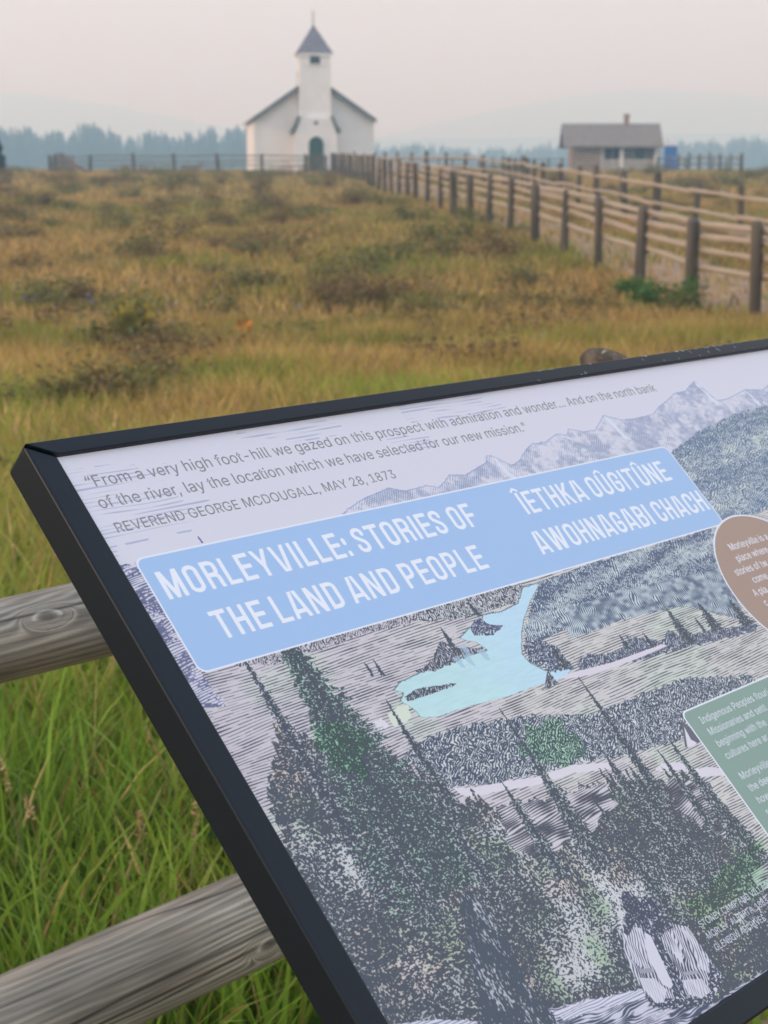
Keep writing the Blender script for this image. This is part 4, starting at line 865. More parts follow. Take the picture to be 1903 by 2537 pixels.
# outlines of the small lettering: code point : advance : contours (units of 1/1000 em)
GLYPHS = '20:188:;2c:188:38 -119 68 71 137 71 84 -119;2d:453:337 244 337 188 114 188 114 244;2e:188:95 -4 78 -1 63 9 53 24 50 41 53 59 63 73 78 83 95 87 113 83 128 73 138 59 141 41 138 24 128 9 113 -1;31:453:76 0 76 55 391 55 391 0/276 509 276 0 212 0 212 448 209 448 86 358 86 427 198 509;32:453:64 0 64 47 234 229 261 257 282 282 299 305 311 327 318 348 320 371 317 397 308 419 293 436 273 449 250 457 224 460 196 457 172 447 153 433 139 413 130 390 127 362 66 362 71 405 86 442 111 473 143 496 182 511 225 516 268 511 306 497 337 474 361 445 376 411 381 372 378 345 371 318 357 290 336 259 306 223 267 180 153 60 153 57 389 57 389 0;33:453:218 -7 173 -3 133 10 98 30 70 57 52 91 44 132 109 132 115 107 126 87 144 71 165 59 191 52 219 50 248 53 275 61 297 74 315 93 325 116 329 145 326 172 316 196 299 217 275 234 242 244 201 248 157 248 157 299 288 448 288 452 70 452 70 509 372 509 372 461 211 278 211 289 264 288 308 276 344 253 371 222 387 186 393 145 387 103 370 66 344 36 309 12 266 -2;37:453:97 0 323 448 323 452 62 452 62 509 391 509 391 449 165 0;38:453:226 -7 178 -2 136 11 101 33 74 62 57 96 52 135 55 166 65 195 81 220 101 241 125 256 153 265 153 267 119 282 93 308 76 342 70 380 75 417 90 450 114 477 146 498 184 511 226 516 269 511 306 498 337 477 361 450 377 417 382 380 376 342 359 308 333 282 300 267 300 265 327 256 351 241 372 220 387 195 397 166 401 135 395 96 378 62 352 33 317 11 275 -2/226 49 258 52 285 60 307 74 323 91 333 113 337 139 333 165 322 189 305 208 283 223 256 232 226 235 196 232 169 223 147 208 130 189 119 165 115 139 119 113 129 91 145 74 167 60 195 52/226 290 252 292 274 300 293 313 307 330 316 351 319 376 316 399 308 420 294 437 275 449 252 457 226 460 200 457 177 449 159 437 145 420 136 399 133 376 136 351 145 330 159 313 178 300 201 292;41:480:16 0 201 509 276 509 463 0 395 0 287 302 276 334 264 372 250 420 232 478 245 478 228 419 213 371 201 333 191 302 85 0/110 142 110 199 370 199 370 142;42:456:60 0 60 509 241 509 289 504 329 491 359 469 381 442 394 410 398 374 395 344 387 320 373 301 356 286 336 275 315 267 315 262 339 257 363 245 385 227 402 203 414 173 418 136 413 100 400 67 377 39 344 18 301 4 247 0/125 57 245 57 296 63 330 80 349 105 355 137 352 161 342 184 327 203 306 218 279 228 248 231 125 231/125 285 238 285 265 288 288 296 308 309 323 326 333 348 336 372 330 403 313 429 283 446 240 452 125 452;43:510:267 -7 225 -3 186 7 150 25 119 49 92 79 70 115 53 157 44 203 40 254 44 305 53 352 70 393 92 429 119 459 150 484 186 501 225 512 267 516 305 513 340 504 373 490 402 471 427 447 448 418 463 385 473 348 408 348 401 373 389 395 375 413 357 428 337 440 315 449 292 454 267 456 223 450 184 432 150 403 125 364 109 314 103 254 109 194 125 145 151 105 184 76 223 59 267 53 292 55 315 60 337 69 357 81 375 96 389 114 401 136 408 160 473 160 463 124 448 91 428 62 402 38 373 19 341 5 305 -4;44:502:219 0 96 0 96 57 215 57 272 63 318 81 354 110 379 149 394 198 399 255 394 312 379 361 354 399 320 428 275 446 221 452 93 452 93 509 225 509 273 505 315 495 353 478 399 441 433 391 449 351 458 306 462 255 458 205 449 159 433 119 411 83 384 54 351 31 312 14 268 3/125 509 125 0 60 0 60 509;45:419:60 0 60 509 372 509 372 452 125 452 125 286 355 286 355 229 125 229 125 57 375 57 375 0;46:410:60 0 60 509 369 509 369 452 125 452 125 278 346 278 346 221 125 221 125 0;47:520:269 -7 225 -3 185 7 149 25 118 49 91 79 69 116 53 157 43 203 40 254 43 305 53 352 69 393 91 429 117 459 149 484 184 501 223 512 265 516 304 513 340 504 374 489 403 469 429 445 449 416 465 384 474 349 408 349 399 372 387 393 373 411 356 427 337 439 315 448 291 454 265 456 222 450 183 432 150 404 125 364 109 314 103 254 109 194 125 145 151 105 184 76 224 59 269 53 309 57 345 71 374 93 396 123 410 160 415 202 434 199 283 199 283 256 478 256 478 200 471 141 451 91 419 50 377 19 326 0;48:517:60 0 60 509 125 509 125 289 392 289 392 509 457 509 457 0 392 0 392 232 125 232 125 0;49:300:31 0 31 57 118 57 118 452 31 452 31 509 269 509 269 452 183 452 183 57 269 57 269 0;4c:393:60 0 60 509 125 509 125 57 361 57 361 0;4d:628:60 0 60 509 152 509 277 187 282 174 287 159 299 123 305 103 311 84 322 49 307 49 318 83 330 121 342 158 348 174 352 187 476 509 568 509 568 0 504 0 504 291 504 327 505 369 506 413 507 457 513 457 505 433 498 409 482 363 474 341 467 322 456 291 342 0 286 0 170 291 165 304 159 321 145 361 129 408 121 432 112 457 119 457 120 416 121 372 122 328 122 291 122 0;4e:523:60 0 60 509 136 509 343 183 352 169 363 151 375 130 388 107 401 82 414 55 405 54 402 81 401 108 400 134 399 157 399 195 399 509 463 509 463 0 387 0 202 290 190 310 177 331 164 354 148 381 108 452 119 454 122 384 123 354 124 328 125 307 125 291 125 0;4f:533:267 -7 225 -3 186 7 150 25 119 49 92 79 70 115 53 157 44 203 40 254 44 305 53 352 70 393 92 429 119 459 150 484 186 501 225 512 267 516 309 512 348 501 384 484 415 459 442 429 464 393 480 352 490 305 493 254 490 203 480 157 464 115 442 79 415 49 384 25 348 7 309 -3/267 53 310 59 349 76 383 105 408 144 425 194 430 254 425 314 408 365 383 404 349 433 310 450 267 456 223 450 184 433 151 404 125 364 109 314 103 254 109 194 125 144 151 105 184 76 223 59;50:445:60 0 60 509 235 509 289 503 332 487 366 462 390 430 404 391 409 348 404 304 390 265 366 233 332 207 289 191 235 186 109 186 109 242 233 242 269 246 297 256 318 272 333 294 342 319 344 348 342 376 333 402 318 423 297 439 268 449 232 452 125 452 125 0;52:449:60 0 60 509 236 509 290 504 333 489 367 465 390 433 405 395 409 352 405 309 390 271 367 240 333 217 289 203 236 198 96 198 96 255 234 255 269 258 298 267 319 281 334 300 342 324 345 352 342 380 334 405 319 425 298 440 269 449 233 452 125 452 125 0/353 0 230 229 303 229 428 0;53:447:224 -9 172 -4 128 9 91 31 64 60 46 96 38 137 104 137 110 110 123 88 142 71 166 59 194 52 224 49 257 52 286 60 311 74 329 92 341 114 346 139 342 161 332 179 316 193 296 205 272 214 245 222 184 239 128 260 86 289 60 326 52 372 58 413 75 448 102 476 138 498 180 511 227 516 275 511 316 498 351 476 377 449 394 415 401 378 337 378 326 412 302 437 267 453 225 459 194 456 167 448 145 435 129 418 118 398 115 376 119 352 131 334 148 319 169 308 191 300 212 293 264 279 287 272 312 264 336 252 359 238 379 220 395 198 405 171 408 139 403 99 386 64 360 34 323 11 278 -4;54:449:32 452 32 509 417 509 417 452 257 452 257 0 193 0 193 452;55:517:259 -8 203 -2 154 15 114 43 85 80 66 124 60 173 60 509 124 509 124 178 128 144 141 113 160 87 187 68 220 56 259 52 298 56 331 68 357 87 377 113 389 144 393 178 393 509 457 509 457 173 451 124 433 80 403 43 363 15 315 -2;56:480:204 0 16 509 84 509 192 206 203 176 215 137 230 89 248 31 235 31 252 90 267 138 279 176 290 206 395 509 463 509 278 0;57:686:155 0 16 509 82 509 163 196 170 171 175 145 181 120 187 94 192 67 197 40 189 40 194 67 200 94 205 120 211 145 218 171 224 196 306 509 380 509 462 196 468 171 474 145 486 94 492 67 497 40 488 40 493 67 499 94 504 120 510 145 523 196 603 509 670 509 530 0 455 0 368 323 359 356 351 391 344 431 336 475 350 475 342 433 335 395 327 359 318 323 230 0;59:472:203 0 203 208 16 509 91 509 192 344 208 318 222 292 236 264 250 230 224 230 237 265 251 293 265 318 280 344 381 509 455 509 268 208 268 0;61:389:160 -9 126 -5 94 5 68 22 48 45 35 73 30 108 34 138 43 161 58 179 78 193 100 203 125 211 152 216 178 220 209 224 234 227 252 230 265 235 273 243 276 255 276 257 273 279 267 297 256 311 240 322 220 329 196 331 171 329 149 322 132 313 118 301 107 288 100 274 41 291 57 322 79 346 104 364 133 375 163 382 194 384 215 383 239 379 263 372 286 360 306 343 322 320 333 290 337 251 337 0 277 0 277 52 272 52 264 38 252 25 236 12 215 1 190 -6/170 45 202 49 228 59 248 74 263 93 272 115 276 138 276 190 270 186 259 182 246 179 231 176 216 173 200 171 175 168 154 164 134 159 117 150 103 139 95 124 92 105 94 87 102 72 114 61 130 52 149 47;62:424:229 -8 198 -5 172 4 153 17 138 31 127 46 118 59 112 59 112 0 53 0 53 509 114 509 114 319 118 319 127 331 137 346 152 360 171 373 197 381 229 384 274 378 313 361 345 332 370 293 385 245 390 189 385 133 370 84 346 45 313 16 274 -2/220 47 253 51 279 66 301 88 316 117 325 151 328 189 325 227 316 261 301 290 280 311 253 325 220 330 188 325 161 312 140 291 125 263 116 229 113 189 116 150 125 115 140 86 162 65 188 51;63:396:207 -8 159 -2 117 16 82 46 56 85 40 133 34 187 40 243 56 291 82 330 117 360 159 378 207 384 234 383 260 377 284 368 305 356 324 341 340 322 353 301 362 277 303 262 298 276 290 289 281 301 270 311 257 319 242 325 226 329 207 330 173 325 145 310 124 287 108 258 99 224 96 187 99 151 108 117 124 89 145 66 173 51 207 46 226 48 243 52 258 58 271 66 282 76 292 89 299 102 304 117 363 102 354 78 341 56 325 37 306 21 285 9 261 -1 235 -6;64:424:195 -8 151 -2 111 16 79 45 55 84 39 133 34 189 39 245 55 293 79 332 112 361 151 378 196 384 228 381 253 373 272 360 287 346 298 331 306 319 311 319 311 509 372 509 372 0 313 0 313 59 307 59 298 46 287 31 272 17 252 4 227 -5/205 47 236 51 263 65 284 86 299 115 309 150 312 189 309 229 300 263 284 291 263 312 237 325 205 330 172 325 145 311 124 290 108 261 99 227 96 189 99 151 109 117 124 88 145 66 172 51;65:404:212 -8 161 -2 117 16 82 46 56 85 40 132 34 187 39 242 55 290 81 329 115 359 157 378 205 384 236 382 266 374 294 361 319 341 341 315 357 282 368 242 371 194 371 169 75 169 75 221 338 221 310 202 307 237 298 269 283 294 263 314 237 326 205 330 173 326 146 313 125 294 109 270 99 241 96 211 96 178 100 139 110 106 128 80 151 61 179 50 212 46 234 48 254 53 271 61 285 73 297 88 306 105 365 91 353 63 335 39 311 19 283 4 249 -5;66:254:228 379 228 327 6 327 6 379/81 0 81 432 84 461 96 486 113 505 135 519 161 527 187 530 207 529 222 527 234 524 243 521 227 468 222 470 215 472 206 473 195 474 171 470 154 460 145 443 142 419 142 0;67:425:207 -151 168 -148 134 -140 105 -127 82 -110 64 -91 51 -69 101 -41 110 -53 122 -66 136 -78 154 -88 178 -95 207 -97 249 -92 282 -75 304 -47 311 -6 311 68 306 68 298 56 287 41 272 28 252 16 227 8 195 5 152 10 113 27 80 53 55 90 39 136 34 191 39 246 55 293 80 332 112 361 152 378 196 384 228 382 253 373 273 360 288 346 299 331 308 319 313 319 313 379 372 379 372 -9 367 -54 350 -90 324 -117 291 -136 251 -147/205 59 237 63 264 75 285 95 300 121 309 154 312 193 309 231 300 264 285 291 264 312 237 325 205 330 172 325 145 312 124 290 109 262 99 229 96 193 99 155 109 123 124 96 145 76 172 63;68:410:114 227 114 0 53 0 53 509 114 509 114 287 102 287 124 332 152 362 187 379 227 384 264 380 295 369 321 349 341 321 353 285 357 240 357 0 296 0 296 235 290 275 273 304 246 323 210 329 184 326 161 317 141 303 126 283 117 257;69:167:53 0 53 379 114 379 114 0/84 443 67 446 54 455 44 468 41 483 44 499 54 512 67 521 84 524 100 521 114 512 123 499 126 483 123 468 114 455 100 446;6b:381:110 137 110 212 121 212 284 379 360 379 184 199 177 199/53 0 53 509 114 509 114 0/294 0 148 186 191 229 372 0;6c:189:139 -2 101 3 74 20 58 47 53 84 53 509 114 509 114 99 115 77 120 62 130 54 146 52 154 52 160 53 170 54 181 3 172 1 162 -1 151 -2;6d:610:53 0 53 379 112 379 112 295 108 295 118 323 132 346 151 363 172 376 195 384 219 386 257 380 287 361 309 331 321 295 312 295 322 321 337 343 357 361 381 375 407 383 437 386 468 383 497 372 522 354 541 328 553 296 557 255 557 0 496 0 496 254 490 289 473 313 447 326 419 330 395 328 374 320 358 307 345 290 338 270 335 247 335 0 274 0 274 260 269 288 253 311 229 326 199 330 178 328 158 320 140 307 126 289 117 266 114 238 114 0;6e:410:114 227 114 0 53 0 53 379 112 379 112 287 102 287 124 332 152 362 187 379 227 384 264 380 295 369 321 349 341 321 353 285 357 240 357 0 296 0 296 235 290 275 273 304 246 323 210 329 184 326 161 317 141 303 126 283 117 257;6f:415:207 -8 159 -2 117 16 82 46 56 85 40 133 34 187 40 243 56 291 82 330 117 360 159 378 207 384 256 378 299 360 333 330 359 291 376 243 381 187 376 133 359 85 333 46 299 16 256 -2/207 46 242 51 270 66 292 89 307 117 316 151 319 187 316 224 307 258 292 287 270 310 242 325 207 330 173 325 145 310 124 287 108 258 99 224 96 187 99 151 108 117 124 89 145 66 173 51;70:424:53 -143 53 379 112 379 112 319 118 319 126 331 137 346 152 360 171 373 197 381 229 384 274 378 313 361 345 332 370 293 385 245 390 189 385 133 370 84 346 45 313 16 274 -2 229 -8 198 -5 173 4 153 17 138 31 127 46 118 59 114 59 114 -143/220 47 253 51 279 66 301 88 316 117 325 151 328 189 325 227 316 261 301 290 280 311 253 325 220 330 188 325 161 312 140 291 125 263 116 229 113 189 116 150 125 115 140 86 162 65 188 51;72:259:53 0 53 379 112 379 112 321 115 321 130 347 152 367 181 380 213 385 229 384 243 384 243 322 239 323 230 324 219 325 207 326 182 323 159 315 140 301 126 284 117 262 114 237 114 0;73:365:182 -8 145 -5 112 3 84 18 62 38 45 63 36 94 94 107 105 79 124 60 150 49 181 45 217 50 244 62 262 81 268 103 265 121 254 136 237 147 212 155 149 170 104 186 72 208 53 237 47 274 51 305 65 332 87 354 115 370 149 381 187 384 223 381 254 372 279 358 299 339 314 316 324 290 268 277 258 298 243 316 219 328 187 333 156 329 131 317 114 299 109 277 112 258 124 243 144 232 172 223 229 209 275 194 306 171 325 142 331 107 326 75 312 47 290 24 260 6 223 -5;74:227:204 379 204 327 6 327 6 379/65 471 126 471 126 98 128 76 136 61 150 53 170 50 177 50 185 51 202 54 213 2 203 -1 192 -3 180 -4 168 -4 125 2 92 21 72 52 65 93;75:410:182 -5 146 -1 115 11 89 31 69 59 57 95 53 139 53 379 114 379 114 144 119 105 137 75 164 56 200 50 226 53 249 62 268 77 283 97 293 122 296 153 296 379 357 379 357 0 298 0 298 92 307 92 286 47 257 17 222 0;76:389:163 0 17 379 84 379 165 155 177 121 187 87 196 53 206 21 184 21 194 53 203 87 213 121 224 155 305 379 371 379 226 0;77:567:138 0 23 379 87 379 133 214 143 177 154 137 165 91 175 41 165 41 175 90 186 135 196 176 206 214 252 379 316 379 362 214 371 176 382 136 392 91 402 41 391 41 402 90 413 135 423 176 434 214 480 379 545 379 429 0 368 0 319 172 305 225 297 252 291 280 277 338 291 338 277 280 270 252 263 225 255 198 248 172 199 0;79:389:47 -139 61 -86 71 -87 88 -90 104 -89 118 -84 130 -74 141 -58 151 -36 163 -1 17 379 84 379 165 155 177 121 187 87 196 53 206 21 184 21 193 53 202 87 212 121 224 155 305 379 371 379 204 -58 191 -85 177 -107 159 -124 139 -136 117 -143 91 -145 77 -145 65 -143 54 -141;7a:380:42 0 42 46 254 320 254 323 48 323 48 379 333 379 333 331 126 60 126 56 339 56 339 0;201c:300:52 318 104 509 151 509 121 318/175 318 228 509 274 509 244 318;201d:300:52 318 82 509 151 509 98 318/175 318 205 509 274 509 222 318;2026:588:98 -4 81 -1 66 9 56 24 52 41 56 59 66 73 81 83 98 87 116 83 130 73 140 59 144 41 140 24 130 9 116 -1/294 -4 277 -1 262 9 252 24 248 41 252 59 262 73 277 83 294 87 312 83 326 73 336 59 340 41 336 24 326 9 312 -1/490 -4 473 -1 458 9 448 24 445 41 448 59 458 73 473 83 490 87 508 83 523 73 533 59 536 41 533 24 523 9 508 -1'
# ------------------------------------------------------------------ printed face of the sign, drawn stroke by stroke
SC = .6096 / .4955
_v1, _v2 = ray(4880, 415), ray(-4800, -7300)
SU = _v1.normalized(); SW = (_v2 - SU * _v2.dot(SU)).normalized(); SN = SU.cross(SW).normalized()
SP0 = ray(138.6, 1134); SP0 = SP0 / SP0.y * SC
def mm(px, py):                                 # photo pixel -> millimetres on the printed face, from its upper left corner
    r = ray(px, py); q = r * (SP0.dot(SN) / r.dot(SN)) - SP0
    return (q.dot(SU) * 1000, -q.dot(SW) * 1000)
PW, PH = 1219.2, 609.6; TW, TH = 3300, 1650; KP = TW / PW
f32 = np.float32
art = np.empty((TH, TW, 3), f32); art[:] = (.66, .63, .68)
XX = (np.arange(TW, dtype=f32) + .5)[None] / KP; YY = (np.arange(TH, dtype=f32) + .5)[:, None] / KP      # millimetres
def pfill(pts, h=TH, w_=TW, k=KP, ox=0., oy=0.):
    a = np.zeros((h, w_ + 1), bool); n = len(pts)
    for i in range(n):
        (x0, y0), (x1, y1) = pts[i], pts[(i + 1) % n]
        x0, x1, y0, y1 = (x0 - ox) * k, (x1 - ox) * k, (y0 - oy) * k, (y1 - oy) * k
        if y0 > y1: x0, y0, x1, y1 = x1, y1, x0, y0
        r0, r1 = max(0, math.ceil(y0 - .5)), min(h, math.ceil(y1 - .5))
        if r1 <= r0: continue
        rr = np.arange(r0, r1); xs = x0 + (rr + .5 - y0) * (x1 - x0) / (y1 - y0)
        c = np.clip(np.ceil(xs - .5), 0, w_).astype(int); a[rr, c] ^= True
    return np.logical_xor.accumulate(a, axis=1)[:, :w_]
NZ = {}
def nz(cy, cx, seed):                           # noise with cell size in millimetres
    key = (cy, cx, seed)
    if key not in NZ: NZ[key] = vnoise(TH, TW, cy * KP, cx * KP, seed)
    return NZ[key]
_ij = np.mgrid[0:TH, 0:TW].astype(np.int32)
def ell(px, py, rx, ry, rot=0):
    x0, y0 = mm(px, py); c, s = math.cos(rot), math.sin(rot); return [(x0 + rx * math.cos(a) * c - ry * math.sin(a) * s, y0 + rx * math.cos(a) * s + ry * math.sin(a) * c) for a in np.linspace(0, 6.283, 24, endpoint=False)]
def rough(mask, amt=2.5, cell=3.0, seed=1):     # ragged edge
    dy = ((nz(cell, cell, seed) - .5) * 2 * amt * KP).astype(np.int32); dx = ((nz(cell, cell, seed + 70) - .5) * 2 * amt * KP).astype(np.int32)
    return mask[np.clip(_ij[0] + dy, 0, TH - 1), np.clip(_ij[1] + dx, 0, TW - 1)]
def P(*q): return [mm(*p) for p in q]
def bbox(m_):
    r = np.flatnonzero(m_.any(1)); c = np.flatnonzero(m_.any(0))
    return (slice(r[0], r[-1] + 1), slice(c[0], c[-1] + 1)) if len(r) else (slice(0, 0), slice(0, 0))
def hatch(sp, ang, tone, warp=0., wn=None, tn=None, soft=.55, brk=0.):
    a = math.radians(ang); ph = (XX * math.sin(a) + YY * math.cos(a)) / sp
    if warp: ph = ph + warp * (wn if wn is not None else nz(14, 22, 31))
    t = np.abs(ph - np.floor(ph) - .5) * 2
    tt = tone if tn is None else tone + tn
    if brk: tt = tt - brk * (nz(1.2, 9, 77) > .62)
    return np.clip((tt - t) / (soft) * (sp * KP / 2) * .5 + .5, 0, 1)
def fleck(tone, cy=.9, cx=.9, seed=5, tn=None):
    n = nz(cy, cx, seed) * .6 + nz(cy * .55, cx * .55, seed + 1) * .4
    th = .5 + (tone - .5) * .42 + (0 if tn is None else tn)
    return np.clip((th - n) * 13 + .5, 0, 1)
def lay(mask, ink, wash, inkc, alpha=1.0):
    b = bbox(mask); m_ = (mask[b].astype(f32) * alpha)[..., None]; k = (ink[b] if isinstance(ink, np.ndarray) else np.full(mask[b].shape, ink, f32))[..., None]
    w_ = wash[b] if isinstance(wash, np.ndarray) and wash.ndim == 3 else np.array(wash, f32)
    c = w_ * (1 - k) + np.array(inkc, f32) * k
    art[b] = art[b] * (1 - m_) + c * m_
def tintm(mask, c):
    b = bbox(mask); art[b] *= 1 - mask[b][..., None] * (1 - np.array(c, f32))
ALL = np.ones((TH, TW), bool)
BLU = (.17, .20, .40); SLA = (.050, .070, .100); NAV = (.075, .095, .19); INK = (.055, .06, .085)
PAPER = (.66, .63, .68); PINK = (.60, .535, .555); CREAM = (.63, .59, .545)
# sky of the engraving: faint ruled cloud strokes
cl = np.zeros((TH, TW), bool)
for q in [[(120, 1170), (230, 1150), (420, 1160), (430, 1230), (560, 1240), (470, 1300), (330, 1360), (240, 1330)], [(560, 1052), (760, 1030), (860, 1060), (800, 1090), (600, 1100)],
          [(980, 985), (1180, 975), (1260, 1010), (1120, 1050), (1000, 1040)], [(960, 1075), (1050, 1070), (1100, 1110), (990, 1120)], [(150, 1330), (300, 1350), (320, 1500), (260, 1420)]]:
    cl |= pfill(P(*q))
cl = rough(cl, 9, 12, 3)
lay(cl, hatch(4.4, 0, .16, 1.0, nz(10, 60, 8), (nz(3, 26, 9) - .55) * .6), PAPER, (.30, .32, .46), .8)
lay(ALL, np.clip((nz(1.4, 1.4, 60) - .5) * .2, 0, .1), PAPER, (.5, .5, .6), .12)
# mountains
ridge = [(120, 1560), (262, 1405), (285, 1432), (318, 1424), (335, 1392), (345, 1440), (560, 1560), (860, 1262), (900, 1234), (930, 1222), (963, 1208), (1003, 1216), (1057, 1202), (1087, 1207), (1114, 1176), (1154, 1176), (1202, 1146), (1205, 1129), (1217, 1128), (1269, 1152), (1287, 1140),
         (1302, 1114), (1317, 1099), (1350, 1095), (1378, 1075), (1405, 1077), (1408, 1062), (1447, 1069), (1474, 1065), (1495, 1028), (1541, 1040), (1571, 1037), (1619, 1025), (1631, 1008), (1652, 992), (1671, 974), (1698, 968),
         (1719, 944), (1746, 965), (1776, 991), (1798, 989), (1820, 978), (1845, 965), (1889, 965), (1903, 954), (1960, 930), (2050, 960), (2150, 935), (2300, 960), (2500, 940)]
rp = P(*ridge); mpoly = rp + [(1300, 400), (-10, 400)]
mt_ = rough(pfill(mpoly), .9, 1.5, 13)
slope = nz(22, 26, 14) * .40 + nz(7, 8, 15) * .40 + nz(3, 4, 19) * .20
ridgev = np.interp(XX[0], [p[0] for p in rp[6:]], [p[1] for p in rp[6:]])[None]
depth = np.clip((YY - ridgev) / 60, 0, 1)
lit = np.clip((slope - .50) * 7, -1, 1)
tone = .30 - .24 * lit + .05 * depth
inkh = np.maximum(hatch(2.3, 52, tone, 1.3, nz(10, 16, 16), (nz(3, 5, 18) - .5) * .5), hatch(2.7, -38, tone - .26, 1.0, nz(16, 10, 17)))
mblue = np.empty((TH, TW, 3), f32); mb_ = np.clip(.5 - lit * .5, 0, 1)[..., None]; mblue[:] = np.array(PAPER) * (1 - mb_ * .30) + np.array((.44, .49, .60)) * mb_ * .34
lay(mt_, inkh, mblue, (.26, .30, .42), .95)
for cx_, sg in ((1719, 1), (1495, 1), (1405, -1), (1217, 1), (1845, 1)):       # snow gullies under the summits
    x0, y0 = mm(cx_, np.interp(cx_, [p[0] for p in ridge[6:]], [p[1] for p in ridge[6:]]))
    lay(rough(pfill([(x0 - 1, y0 + 2), (x0 + 2.5, y0 + 3), (x0 + 7 * sg + 2, y0 + 26), (x0 + 16 * sg, y0 + 40), (x0 + 9 * sg - 3, y0 + 34), (x0 + 1 * sg, y0 + 18)]), 2.5, 4, 44), 0.0, (.69, .69, .75), BLU, .9)
out_ = mt_ & ~np.roll(mt_, 3, 0); lay(out_, 1.0, PAPER, (.26, .30, .50), .8)
# dark foothills on the right under the peaks
hl = rough(pfill(P((1660, 1120), (1703, 1091), (1729, 1069), (1798, 1036), (1845, 1018), (1903, 1002), (2300, 880), (2600, 1300), (1903, 1420), (1800, 1330))), 1.6, 3, 23)
hb = .55 * np.sin((YY + .10 * XX + 26 * nz(22, 60, 24)) / 8.5) + 1.5 * (nz(3.5, 16, 28) - .5)
hw_ = np.empty((TH, TW, 3), f32); q_ = np.clip(hb, 0, 1)[..., None]; hw_[:] = np.array((.52, .57, .59)) * (1 - q_) + np.array((.64, .66, .58)) * q_
lay(hl, np.maximum(hatch(2.5, 28, .46 - .12 * hb, 2.8, nz(9, 14, 25), (nz(2.5, 4, 26) - .5) * .6), fleck(.30 - .22 * hb, 1.4, 1.6, 27)), hw_, (.10, .15, .23))
# plains: ruled lines, pinkish left, cream right
pl = pfill(P((60, 1560), (330, 1500), (470, 1668), (500, 1668), (1769, 1302), (1903, 1262), (2500, 1100)) + [(1250, 620), (-20, 620)])
pl |= pfill([(-5, 150), (30, 150), (30, 620), (-5, 620)])
pw = np.empty((TH, TW, 3), f32); g_ = np.clip((XX - 120) / 260 + (nz(40, 60, 33) - .5), 0, 1)[..., None]; pw[:] = np.array(PINK) * (1 - g_) + np.array(CREAM) * g_
gt = np.clip((nz(60, 60, 36) - .62) * 3, 0, .4)[..., None]; pw = pw * (1 - gt) + np.array((.55, .64, .50)) * gt
lay(pl, hatch(2.45, 1.5, .31, 1.6, nz(16, 60, 34), (nz(5, 18, 35) - .5) * .42, brk=.22), pw, INK)
# left margin: mountains' foot and thickets beside the title band
lm = rough(pfill(P((180, 1440), (265, 1405), (335, 1395), (500, 1668), (560, 1750), (420, 1760))), 1.2, 2.5, 38)
lay(lm, np.maximum(hatch(2.3, 12, .36, 2, nz(8, 30, 39), (nz(5, 12, 40) - .5) * .7), fleck(.42, 1.3, 2.2, 41, (nz(9, 16, 42) - .6) * .8)), (.66, .62, .68), (.12, .13, .23))
# hill band above the lake on the right
hb2 = rough(pfill(P((1340, 1440), (1500, 1385), (1769, 1308), (1800, 1420), (1640, 1480), (1460, 1545), (1400, 1560), (1310, 1600), (1296, 1560))), 1.5, 3, 51)
wv = .6 * np.sin((YY + .22 * XX + 14 * nz(12, 40, 52)) / 6.0) + 1.4 * (nz(3, 14, 59) - .5)
lay(hb2, np.maximum(hatch(2.4, 70, .48 - .16 * wv, 3.4, nz(9, 16, 53), (nz(2.5, 3, 58) - .5) * .5), fleck(.30 - .40 * wv, 1.4, 1.4, 54)), (.62, .66, .64), (.07, .10, .17))
lay(rough(pfill(P((1380, 1530), (1500, 1470), (1640, 1440), (1790, 1405), (1850, 1540), (1700, 1500), (1560, 1530), (1420, 1580))), 1.5, 3, 55), hatch(2.3, 80, .58, 3.5, nz(9, 15, 56), (nz(4, 6, 57) - .5) * .8), (.58, .64, .63), (.06, .09, .16))
# bushes round the lake
def bush(q, tone=.60, seed=0, wash=(.60, .60, .60), inkc=SLA, amt=2.2):
    m_ = rough(pfill(P(*q)), amt, 3.2, 100 + seed); r_ = nz(3.2, 3.8, 200 + seed)
    lay(m_, np.maximum(hatch(2.3, 35 + 20 * (seed % 3), tone - .10, 2.6, nz(4.5, 5.5, 200 + seed), (nz(2, 2.6, 240) - .5) * .7), fleck(tone - .30, 1.5, 1.5, 300 + seed % 4)), wash, inkc)
bush([(560, 1650), (760, 1580), (1000, 1520), (1080, 1530), (900, 1570), (700, 1640)], .45, 1, PINK, INK, 3)
bush([(1000, 1500), (1200, 1450), (1300, 1450), (1290, 1490), (1190, 1520), (1160, 1530), (1040, 1540)], .50, 2, (.62, .62, .60), INK, 3)
# lake
lake = P((1340, 1440), (1316, 1488), (1299, 1532), (1294, 1564), (1294, 1619), (1313, 1640), (1348, 1660), (1420, 1655), (1400, 1680), (1354, 1690), (1305, 1709), (1234, 1733), (1163, 1749), (1082, 1777), (1043, 1777), (1022, 1755),
         (990, 1735), (1000, 1716), (975, 1710), (988, 1690), (1023, 1673), (1054, 1660), (1130, 1630), (1207, 1610), (1180, 1592), (1136, 1581), (1163, 1553), (1190, 1548), (1196, 1521), (1240, 1515), (1283, 1493), (1294, 1455))
lk = rough(pfill(lake), .8, 2, 61)
lw_ = np.empty((TH, TW, 3), f32); g_ = np.clip((XX - 330) / -90 + nz(14, 30, 62) * .5, 0, 1)[..., None]; lw_[:] = np.array((.50, .69, .78)) * (1 - g_) + np.array((.50, .71, .70)) * g_
lw_ *= (.95 + .08 * nz(1.5, 10, 63))[..., None]
lay(lk, 0.0, lw_, INK); edge = lk & ~np.roll(lk, 3, 0); edge |= lk & ~np.roll(lk, -3, 1) ; lay(edge, 1.0, PAPER, INK, .75)
edge = lk & ~np.roll(lk, 2, 1); lay(edge, 1.0, PAPER, INK, .6)
